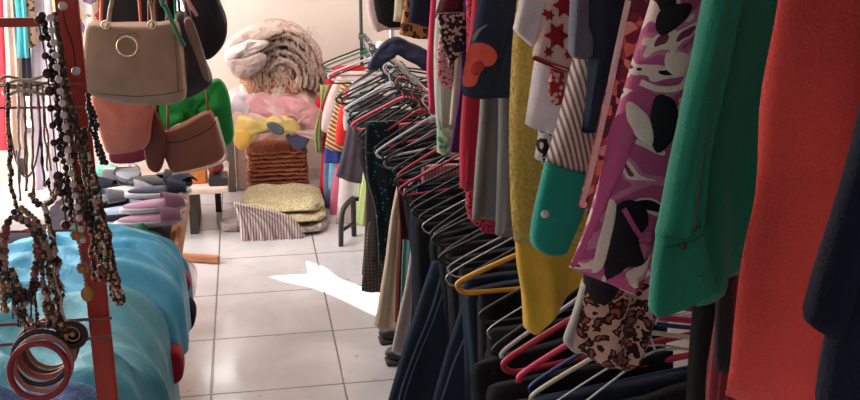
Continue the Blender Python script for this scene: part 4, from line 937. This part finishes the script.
def bag_(name, label, poly, Y, depth, mat, hk, hx, hmat=None, soft=.15, wob=.003, seed=0, hr_=.005, cat='handbag'):
    b = thing(name, sum((P(x, y, Y) for x, y in poly), Vector())/len(poly), label, cat, 'bags hanging from the overhead rail')
    obj('bag_body', pillow_bm(poly, Y, depth, k=4, soft=soft, seed=seed, wob=wob), mat, b)
    if hk:
        pts = [P(hk[0][0], hk[0][1], Y)] + [P(x, y, Y) for x, y in hk[1:-1]]
        handles(b, [P(hk[0][0], hk[0][1], Y), Vector(((P(hk[0][0], 0, Y).x*.6+hx*.4), (Y+3.42)/2, 1.5)), Vector((hx, 3.42, zz+.006)), Vector(((P(hk[-1][0], 0, Y).x*.6+hx*.4), (Y+3.42)/2+.01, 1.5)), P(hk[-1][0], hk[-1][1], Y)], hmat or mat, hr_, 'strap')
    return b
COR = leather('coral leather', srgb(206,112,90)); BRN = leather('brown leather', srgb(146,88,66)); GRB = fabric('green bag cloth', srgb(36,150,66), crease=1.2)
bag_('tote_bag', 'coral pink tote bag below the taupe handbag', [(92,90),(120,92),(150,94),(154,108),(151,130),(149,142),(140,148),(112,152),(104,140),(98,120)], 3.40, .10, COR, [(100,92),(146,94)], P(125,0,3.4).x, seed=2)
bag_('green_bag', 'bright green cloth bag behind the brown satchel', [(152,96),(176,92),(205,84),(222,80),(230,105),(233,138),(222,145),(206,128),(190,120),(168,124),(156,134),(150,118)], 3.60, .07, GRB, [(178,94),(206,86)], P(183,0,3.6).x, fabric('green bag strap', srgb(40,120,80)), wob=.012, seed=3)
sat = bag_('satchel', 'brown leather satchel with white piping hanging tilted', [(163,133),(185,122),(208,110),(215,118),(222,140),(224,156),(212,163),(190,169),(173,172),(166,160),(161,145)], 3.50, .07, BRN, [(168,132),(208,112)], P(178,0,3.5).x, hr_=.004, seed=4)
bm = bmesh.new(); tube(bm, [Vector((P(x, y, 3.455).x, 3.455, P(x, y, 3.455).z)) for x, y in spline([Vector((x, y, 0)).to_3d() for x, y in ((176,173),(192,170),(212,165),(223,160),(226,154),(222,138),(216,117))], 4) for x, y in [(x, y)]] if False else [P(q.x, q.y, 3.45) for q in spline([Vector((x, y, 0)) for x, y in ((172,174),(192,171),(212,166),(223,161),(226,154),(222,138),(216,117))], 5)], .0045, 6); obj('piping', bm, fabric('white piping', srgb(226,206,190)), sat)
bm = bmesh.new(); tube(bm, [P(q.x, q.y, 3.458) for q in spline([Vector((x, y, 0)) for x, y in ((163,142),(180,142),(196,136),(210,128),(217,120))], 5)], .002, 5); obj('flap_seam', bm, leather('dark brown seam', srgb(70,38,28)), sat)
bag_('shoulder_bag', 'dark brown shoulder bag between coral tote and satchel', [(148,108),(158,112),(164,130),(166,152),(160,170),(148,166),(144,140)], 3.46, .07, leather('reddish brown leather', srgb(110,52,36)), [(150,110),(158,113)], P(160,0,3.4).x, seed=5)
bag_('bucket_bag', 'dark grey bag with taupe edge beside the taupe handbag', [(176,15),(186,14),(194,30),(203,55),(212,80),(206,88),(190,96),(184,90),(182,60)], 3.36, .12, leather('charcoal leather', srgb(58,54,54)), [(180,16),(190,18)], P(170,0,3.36).x, seed=6)
bag_('clutch_bag', 'narrow taupe bag edge between the dark bags', [(184,20),(191,18),(199,38),(206,62),(210,80),(204,78),(196,56),(188,36)], 3.28, .03, leather('pinkish taupe leather', srgb(134,110,102)), [(186,20),(191,19)], P(172,0,3.36).x, seed=7, hr_=.003)
bag_('backpack', 'black backpack hanging top right of the bag cluster', [(180,-20),(200,-30),(214,-10),(222,8),(227,26),(224,42),(216,54),(206,58),(198,44),(188,20)], 3.52, .16, fabric('black grey nylon', srgb(48,46,50)), [(190,-15),(210,-15)], P(195,0,3.5).x, seed=8, wob=.006, cat='backpack')
bm = bmesh.new(); tube(bm, [P(182,-8,3.26), P(190,4,3.26), P(197,16,3.26)], .006, 6); tube(bm, [P(182,-8,3.26), P(176,-30,3.3), Vector((P(172,0,3.36).x, 3.42, zz+.01))], .003, 5); tag(obj('pink_strap', bm, fabric('dusty pink strap', srgb(206,140,140)), None, P(190,4,3.26)), 'short pink strap over the dark backpack', 'strap')
bag_('dark_bag', 'black bag hanging above and behind the taupe handbag', [(110,-30),(150,-30),(172,-20),(176,10),(172,30),(140,30),(104,30),(102,0)], 3.62, .10, fabric('black bag cloth', (.02,.018,.02)), [(120,-25),(150,-25)], P(135,0,3.6).x, seed=9)
bag_('red_bag', 'wine red bag low behind the coral tote', [(112,146),(134,144),(148,148),(149,156),(134,161),(112,160)], 3.66, .08, leather('wine leather', srgb(110,30,50)), [(118,148),(142,148)], P(130,0,3.6).x, seed=10)
handles_g = thing('green_strap', P(168,20,3.14), 'green woven strap hanging over the grey bag', 'strap')
bm = bmesh.new(); tube(bm, spline([Vector((P(160,0,3.3).x, 3.42, zz+.008)), P(160,-12,3.16), P(166,8,3.14), P(176,30,3.14), P(184,46,3.16)], 6), .007, 6); obj('strap_body', bm, fabric('muted green webbing', srgb(60,112,84)), handles_g)

# ================================================================ LEFT BACKGROUND CLOTHES
lr = thing('back_clothes_rail', (-1.1, 4.55, 0), 'rail of bright clothes at the far left', 'clothing rack')
bm = bmesh.new(); tube(bm, [(-1.75, 4.6, 1.52), (-.55, 4.6, 1.52)], .012, 8); obj('rail', bm, CHROME, lr)
for xx in (-1.74, -.56):
    bm = bmesh.new(); tube(bm, [(xx, 4.6, 1.52), (xx, 4.6, 0)], .012, 8); obj('post', bm, CHROME, lr)
def strip(name, label, cat, x0t, x1t, x0b, x1b, yb, Y, mat, **k):
    L = [Vector((P(x0t, 0, Y).x, Y, 1.53)), P(x0t, 0, Y), P(x0b, yb, Y)]; Rr = [Vector((P(x1t, 0, Y).x, Y, 1.53)), P(x1t, 0, Y), P(x1b, yb, Y)]
    bm = panel_bm(L, [L[-1], Rr[-1]], Rr, Y, thick=.03, folds=1.5, amp=.012, seed=int(x0t*3+Y*100), nu=16, nv=20)
    return tag(obj(name, bm, mat, None, L[-1].lerp(Rr[-1], .5)), label, cat, 'bright clothes on the far left rail')
FL = [
 ('dress', 'bright red and pink dress at the left edge of the photo', -12, 5, -10, 10, 150, 4.56, fabric('scarlet cloth', srgb(220,70,86))),
 ('dress', 'peach dress beside the bright red one at the far left', 3, 14, 8, 24, 150, 4.55, fabric('peach cotton', srgb(244,206,190))),
 ('shirt', 'white shirt left of the turquoise one', 12, 22, 18, 26, 158, 4.60, fabric('white shirting', srgb(236,226,226))),
 ('blouse', 'turquoise blouse behind the bead strings', 15, 26, 17, 29, 58, 4.53, fabric('turquoise cotton', srgb(92,196,206))),
 ('skirt', 'dark grey skirt under the turquoise blouse', 20, 28, 23, 32, 96, 4.58, fabric('dark grey cloth', srgb(66,66,76))),
 ('dress', 'brown spotted dress right of the turquoise blouse', 22, 34, 28, 38, 48, 4.56, pattern('brown spots', [(0, srgb(90,56,50)), (.3, srgb(214,180,156))], 30, 'cells', .6)),
 ('shirt', 'lilac white shirt above the brown and turquoise clothes', 30, 46, 32, 50, 190, 4.61, fabric('lilac white', srgb(226,216,232))),
 ('dress', 'pale striped dress behind the string of pearls', 44, 57, 46, 62, 190, 4.57, pattern('pale stripes', [(0, srgb(200,190,214)), (.5, srgb(238,230,232))], 20, 'stripes', .5, 'LINEAR')),
 ('blouse', 'soft yellow top at the far left rail by the red post', 52, 62, 54, 64, 14, 4.52, fabric('soft lemon', srgb(236,216,160))),
 ('dress', 'multicoloured print dress left of the taupe handbag', 74, 98, 76, 100, 60, 4.585, pattern('carnival print', [(0, srgb(214,70,90)), (.2, srgb(236,206,170)), (.5, srgb(236,226,226)), (.85, srgb(140,120,150))], 26, 'vcolor')),
 ('dress', 'orange print dress just behind the taupe handbag', 96, 118, 98, 120, 90, 4.60, pattern('orange print', [(0, srgb(226,120,60)), (.4, srgb(240,206,160)), (.7, srgb(120,150,90))], 26, 'vcolor')),
 ('jacket', 'pale pink jacket beyond the bags', 60, 76, 62, 80, 160, 4.62, fabric('pale pink jacket', srgb(236,206,206))),
]
for a_ in FL: strip(a_[0], a_[1], a_[0], *a_[2:])

# ================================================================ JEWELLERY STAND
JY = 1.20
js = thing('jewellery_stand', (-.197, JY, 0), 'red painted metal jewellery stand with rods, nearest the camera', 'display stand')
bm = bmesh.new(); box(bm, -.2095, -.1845, JY-.006, JY+.006, .0, 1.64, .002); obj('post', bm, REDPAINT, js, smooth=False)
bm = bmesh.new(); box(bm, -.66, -.635, JY-.006, JY+.006, .0, 1.64, .002); obj('post', bm, REDPAINT, js, smooth=False)
za = P(20, 21, JY).z; bm = bmesh.new(); box(bm, -.66, P(45,20,JY).x, JY-.018, JY-.006, za-.005, za+.005, .002); obj('crossbar', bm, REDPAINT, js, smooth=False)
bm = bmesh.new(); box(bm, -.66, -.185, JY-.006, JY+.006, 1.60, 1.625, .002); obj('crossbar', bm, REDPAINT, js, smooth=False)
PR = plastic('pinkish steel rod', srgb(150,104,110), .3, .6)
def rod(x0, y0, x1, y1, Y, r=.0022, xl=None):
    a, b = P(x0, y0, Y), P(x1, y1, Y)
    if xl is not None: d = (b-a); a = a + d*((xl-a.x)/d.x)
    bm = bmesh.new(); tube(bm, [a, b], r, 6); obj('rod', bm, PR, js)
rod(0, 325, 112, 318, JY-.012, xl=-.65); rod(0, 345, 112, 337, JY-.030, xl=-.65); rod(0, 86, 82, 84, JY-.012, .0016, -.65); rod(0, 108, 84, 107, JY-.012, .0016, -.65); rod(0, 232, 90, 230, JY-.012, .0016, -.65)
bm = bmesh.new()
for lx in (-.197, -.647): box(bm, lx-.014, lx+.014, JY-.2, JY+.2, 0, .02, .003)
obj('foot', bm, REDPAINT, js, smooth=False)
# oval gold ring holder at upper left
oh = thing('brooch_holder', P(22, 80, JY-.03), 'pale gold oval wire holder on the upper rod of the red stand', 'jewellery holder')
bm = bmesh.new()
for dz_, sc_ in ((0, 1), (-.012, .92)):
    c = P(25, 80, JY-.03); tube(bm, [c + Vector((math.cos(a)*.026*sc_, math.sin(a)*.018*sc_, dz_ + .003*math.sin(3*a))) for a in [2*PI*i/28 for i in range(28)]], .0018, 6, True)
obj('oval_frame', bm, plastic('pale brass', (.45,.40,.28), .35, .8), oh)
# strands
beadc = {}
def strand(name, label, pts, Y, mats, r=.004, gap=1.7, jit=.0, cat='necklace', group='necklaces on the red stand', multi=1, spread=.004, seed=0, single=None):
    rn = random.Random(seed); cordm = plastic('thin dark cord', (.03,.02,.018), .7); bc = bmesh.new(); P0 = P(pts[0][0], pts[0][1], Y); t = None; kids = []
    starts = []
    for q in range(multi):
        off = Vector((rn.uniform(-1, 1)*spread if q else 0, rn.uniform(-1, 1)*spread if q else 0, 0)); sp_ = spline([P(x, y, Y) + off*min(1, .0 + 1.6*i/len(pts)) for i, (x, y) in enumerate(pts)], 8)
        if multi > 1: sp_ = [p + Vector((noise.noise(p*60 + Vector((q*3, 0, 0)))*spread*min(1, i/10), 0, 0)) for i, p in enumerate(sp_)]
        L = sum((b-a).length for a, b in zip(sp_, sp_[1:])); n = max(2, int(L/(r*gap)))
        nv0 = len(bc.faces); tube(bc, sp_, .0009, 5); bc.faces.ensure_lookup_table()
        for f in bc.faces[nv0:]: f.material_index = 0
        for i in range(n):
            p = along(sp_, i/(n-1)); k = rn.randrange(len(mats)) if jit else i % len(mats); rb = r*(1 + rn.uniform(-jit, jit))
            c = p + Vector((rn.uniform(-jit, jit)*r*.6, rn.uniform(-jit, jit)*r*.6, 0))
            if single: kids.append((c, rb, mats[k])); continue
            nf = len(bc.faces); sphere(bc, c, rb, 7, 5); bc.faces.ensure_lookup_table()
            for f in bc.faces[nf:]: f.material_index = 1+k
    t = obj(name, bc, [cordm] + mats, None, P0); tag(t, label, cat, group)
    meshes = {}
    for c, rb, m_ in kids:
        bm = bmesh.new(); sphere(bm, c, rb, 14, 10); obj(single, bm, m_, t)
    return t
PEARL = plastic('cream pearl', srgb(206,190,184), .25); WINE = plastic('dark wine bead', srgb(70,16,22), .3); DBR = plastic('dark brown bead', srgb(52,30,24), .35)
BRZ = plastic('bronze bead', (.30,.19,.12), .3, .8); SIL = plastic('silver bead', (.6,.56,.54), .25, .9); AMB = plastic('amber bead', srgb(190,98,40), .3); BLK = plastic('black bead', (.012,.010,.012), .25)
RSE = plastic('dusty rose bead', srgb(130,56,60), .35); CPR = plastic('copper bead', (.55,.30,.20), .3, .9); BONE = plastic('bone bead', srgb(150,120,100), .4)
FY = JY-.045
strand('pearl_necklace', 'string of cream pearls hanging from the red stand', [(50,18),(54,45),(58,75),(63,108),(67,140),(71,172),(77,205),(83,240)], FY-.02, [PEARL], .0040, 3.0, seed=1, single='pearl')
strand('pearl_necklace', 'short string of three larger pearls across the red post', [(63,6),(65,22),(73,47),(76,71)], FY+.012, [PEARL], .0050, 5.2, seed=2, single='pearl')
strand('bead_necklace', 'dark brown bead string twisted beside the pearls', [(54,14),(61,50),(66,95),(72,140),(80,185),(88,225)], FY-.004, [DBR, BRZ], .0022, 1.7, .2, multi=5, spread=.006, seed=3)
strand('bead_necklace', 'wine red bead string left of the pearls', [(38,20),(46,60),(50,100),(54,140),(58,175),(64,205),(66,225)], FY+.002, [WINE], .0050, 3.4, .25, seed=4, single='bead')
strand('bead_necklace', 'black bead string just left of the pearls', [(42,16),(52,55),(58,100),(64,150),(70,190),(74,220)], FY+.004, [BLK, DBR], .0040, 1.9, .25, seed=5, multi=2, spread=.005)
strand('chain_necklace', 'heavy bronze rope necklace hanging along the red post', [(56,14),(62,60),(70,105),(83,150),(98,200),(108,250),(119,304)], FY-.010, [DBR, BRZ, DBR], .0021, 1.5, .3, multi=6, spread=.005, seed=6)
strand('chain_necklace', 'copper and silver bead rope hanging with its end low over blue satin', [(88,150),(94,190),(100,225),(106,260),(112,285),(119,302)], FY-.016, [CPR, DBR, SIL], .0022, 1.6, .3, multi=4, spread=.006, seed=7)
strand('bead_necklace', 'brown wooden bead string down the middle of the post', [(84,130),(88,165),(92,200),(96,240),(101,280)], FY-.006, [DBR, BRZ, BLK], .0024, 1.6, .4, multi=5, spread=.007, seed=8)
strand('bead_necklace', 'dark bead tassel over the right side of the red post', [(88,95),(92,120),(98,145),(102,162)], FY-.004, [BLK, DBR], .0028, 1.6, .3, multi=4, spread=.007, seed=81)
strand('chain_necklace', 'fine gold chain looped at the far left', [(4,82),(10,130),(16,160),(24,176),(32,172),(38,150),(40,120),(36,84)], FY+.01, [BRZ], .0014, 1.8, seed=9)
strand('chain_necklace', 'bronze chain hanging in a long loop behind the fine one', [(8,84),(9,140),(12,190),(20,215),(28,222)], FY, [BRZ, DBR], .0024, 1.6, .3, multi=2, spread=.004, seed=10)
for i, (x0, x1, yb, m_, lb) in enumerate(((18,20,200,SIL,'silver'), (24,28,190,BONE,'bone coloured'), (30,34,196,BRZ,'bronze'), (37,44,186,DBR,'dark brown'), (42,48,170,CPR,'copper'))):
    strand('chain_necklace', lb + ' thin straight chain hanging in the left group', [(x0, 84), ((x0+x1)/2, 130), (x1, yb)], FY+.004*i, [m_], .0015, 1.7, .1, seed=20+i, multi=2, spread=.003)
# chunky lower bundles
strand('bead_bundle', 'rose and brown chunky bead loop at the left edge', [(8,222),(4,250),(8,285),(20,300),(32,285),(36,250),(30,225),(18,218)], FY-.008, [RSE, DBR, BONE], .0040, 1.7, .3, seed=30, multi=2, spread=.006)
strand('bead_bundle', 'outer dark bead loop around the rose one', [(14,212),(2,240),(0,280),(6,310)], FY-.004, [BLK, BRZ], .0040, 1.7, .3, seed=31, multi=2, spread=.006)
strand('bead_bundle', 'bone and bronze bead loop over the lower rods', [(22,208),(38,225),(46,260),(48,300),(50,325)], FY-.010, [BONE, BRZ, DBR], .0028, 1.6, .3, seed=32, multi=4, spread=.008)
strand('bead_bundle', 'silver and black bead strand in the lower middle', [(44,205),(52,240),(56,275),(58,310),(60,322)], FY-.004, [SIL, BLK, BRZ], .0024, 1.6, .4, seed=33, multi=5, spread=.009)
strand('bead_bundle', 'wine and black bead cluster hanging above the bangles', [(12,270),(20,290),(26,310),(30,325)], FY-.012, [WINE, BLK, BONE], .0027, 1.6, .4, seed=34, multi=5, spread=.011)
strand('bead_bundle', 'brown bead cluster joining the upper chains', [(30,195),(42,205),(52,200),(58,180)], FY-.002, [DBR, BRZ], .0026, 1.6, .4, seed=35, multi=4, spread=.008)
strand('pendant_necklace', 'pendant string with orange flower beads and amber drop', [(74,212),(77,232),(80,250),(83,268),(86,284)], FY-.014, [AMB, BONE], .0022, 2.0, .2, seed=36)
pn = bpy.data.objects['pendant_necklace']
for (x, y) in ((77,235),(83,268)):
    bm = bmesh.new(); c = P(x, y, FY-.02)
    for a in range(8): sphere(bm, c + Vector((math.cos(a*PI/4)*.0052, 0, math.sin(a*PI/4)*.0052)), .0027, 7, 5)
    obj('flower_bead', bm, BONE, pn); bm = bmesh.new(); sphere(bm, c - Vector((0, .002, 0)), .004, 8, 6); obj('flower_centre', bm, AMB, pn)
bm = bmesh.new(); sphere(bm, P(87,294,FY-.018), .0085, 16, 10, (.85, .4, 1.15)); obj('amber_drop', bm, plastic('honey stone', srgb(170,118,50), .25), pn)
# bead tassels
for i, (x, yb) in enumerate(((12,318),(17,326),(24,334),(30,322),(35,330))):
    strand('tassel', 'thin black tassel thread dangling above the bangles', [(x, yb-40), (x+1, yb-18), (x+1, yb)], FY-.014-.001*i, [BLK], .0013, 1.6, .2, cat='tassel', group='black tassels above the bangles', seed=50+i)
strand('chain_necklace', 'silver chain swinging across the lower rods', [(52,270),(58,290),(63,312),(67,326),(66,345)], FY-.012, [SIL], .0016, 1.7, .2, seed=60, multi=2, spread=.003)
strand('bead_bundle', 'brown leather cord bundle reaching the round medallion', [(44,292),(52,308),(60,322),(68,334)], FY-.013, [DBR, CPR], .0032, 1.4, .3, seed=61, multi=3, spread=.006)
md = thing('medallion', P(72,334,FY-.012), 'round dark medallion with spiral wirework below the lower rods', 'medallion')
c = P(72,335,FY-.012); bm = bmesh.new()
for r_ in (.0165, .013): tube(bm, [c + Vector((math.cos(a)*r_, 0, math.sin(a)*r_)) for a in [2*PI*i/28 for i in range(28)]], .0022, 6, True)
obj('rim', bm, DBR, md); bm = bmesh.new(); tube(bm, [c + Vector((math.cos(a)*(.002+.0011*a), -.001, math.sin(a)*(.002+.0011*a))) for a in [i*.35 for i in range(28)]], .0011, 5); obj('spiral', bm, CPR, md)
bm = bmesh.new(); bmesh.ops.create_cone(bm, cap_ends=True, segments=24, radius1=.014, radius2=.014, depth=.002, matrix=Matrix.Translation(c + Vector((0, .002, 0))) @ Matrix.Rotation(PI/2, 4, 'X')); obj('disc', bm, BLK, md)
# bangles hanging from the lower rod
for i, (cx, cy, r_, mt_, rt, lb) in enumerate((
  (39,371,.0320,plastic('cherry red bangle', srgb(140,26,34), .18),.0038,'cherry red bangle, frontmost of the bangles'),
  (43,364,.0318,plastic('silver rose bangle', srgb(176,126,124), .2, .4),.0032,'silvery rose bangle just behind the cherry red one'),
  (41,358,.0315,plastic('black gloss bangle', (.03,.018,.018), .15),.0034,'glossy black bangle in the middle of the bangles'),
  (45,351,.0315,plastic('dusty coral bangle', srgb(176,92,84), .3),.0042,'dusty coral bangle behind the black one'),
  (49,347,.031,plastic('smoke brown bangle', srgb(96,60,52), .25),.0040,'smoky brown bangle near the back'),
  (52,343,.030,plastic('bronze bangle', (.34,.24,.16), .3, .8),.0034,'thin bronze bangle hung furthest back on the rod'))):
    Yb = 1.115 + .012*i; c = P(cx, cy, Yb); bm = bmesh.new()
    tube(bm, [c + Vector((math.cos(a)*r_, math.sin(a)*.006, math.sin(a)*r_)) for a in [2*PI*k/48 for k in range(48)]], rt, 10, True)
    tag(obj('bangle', bm, mt_, None, c), lb, 'bangle', 'bangles on the red stand')

# ================================================================ LIGHT
sun = bpy.data.lights.new('sun', 'SUN'); so = bpy.data.objects.new('sun', sun); COL.objects.link(so); sun.energy = 22; sun.angle = R(.6); sun.color = (1, .95, .88)
so.rotation_euler = SUN.to_track_quat('-Z', 'Y').to_euler()
def area(name, loc, tgt, sx, sy, e, c):
    l = bpy.data.lights.new(name, 'AREA'); l.shape = 'RECTANGLE'; l.size = sx; l.size_y = sy; l.energy = e; l.color = c
    o = bpy.data.objects.new(name, l); COL.objects.link(o); o.location = loc; o.rotation_euler = (Vector(tgt)-Vector(loc)).to_track_quat('-Z', 'Y').to_euler(); return o
area('daylight_left', (XL-.15, 4.1, 1.5), (XL+1, 4.05, 1.4), 2.35, 1.9, 118, (1, .95, .92))
area('ceiling_fill', (-.2, 4.6, ZC-.02), (-.2, 4.6, 0), 1.0, .6, 22, (1, .90, .86))  # unseen fill under the ceiling, added to lift the back of the room
area('ceiling_fill', (-1.0, 3.5, ZC-.02), (-1.0, 3.9, 0), 1.0, .5, 18, (1, .93, .90))  # second added fill without a fixture, brightens the far left clothes
area('front_daylight', (-1.2, YF-.1, 1.7), (-.2, 1.5, 1.2), 1.8, 1.6, 3.2, (.95, .97, 1))
w = bpy.data.worlds.new('world'); S.world = w; w.use_nodes = True; w.node_tree.nodes['Background'].inputs[0].default_value = (.92, .95, 1, 1); w.node_tree.nodes['Background'].inputs[1].default_value = .24
S.view_settings.view_transform = 'Standard'; S.view_settings.look = 'None'; S.view_settings.gamma = 1; S.view_settings.use_curve_mapping = False; S.view_settings.exposure = 0
S.cycles.use_denoising = True; S.cycles.max_bounces = 8; S.cycles.sample_clamp_indirect = 6
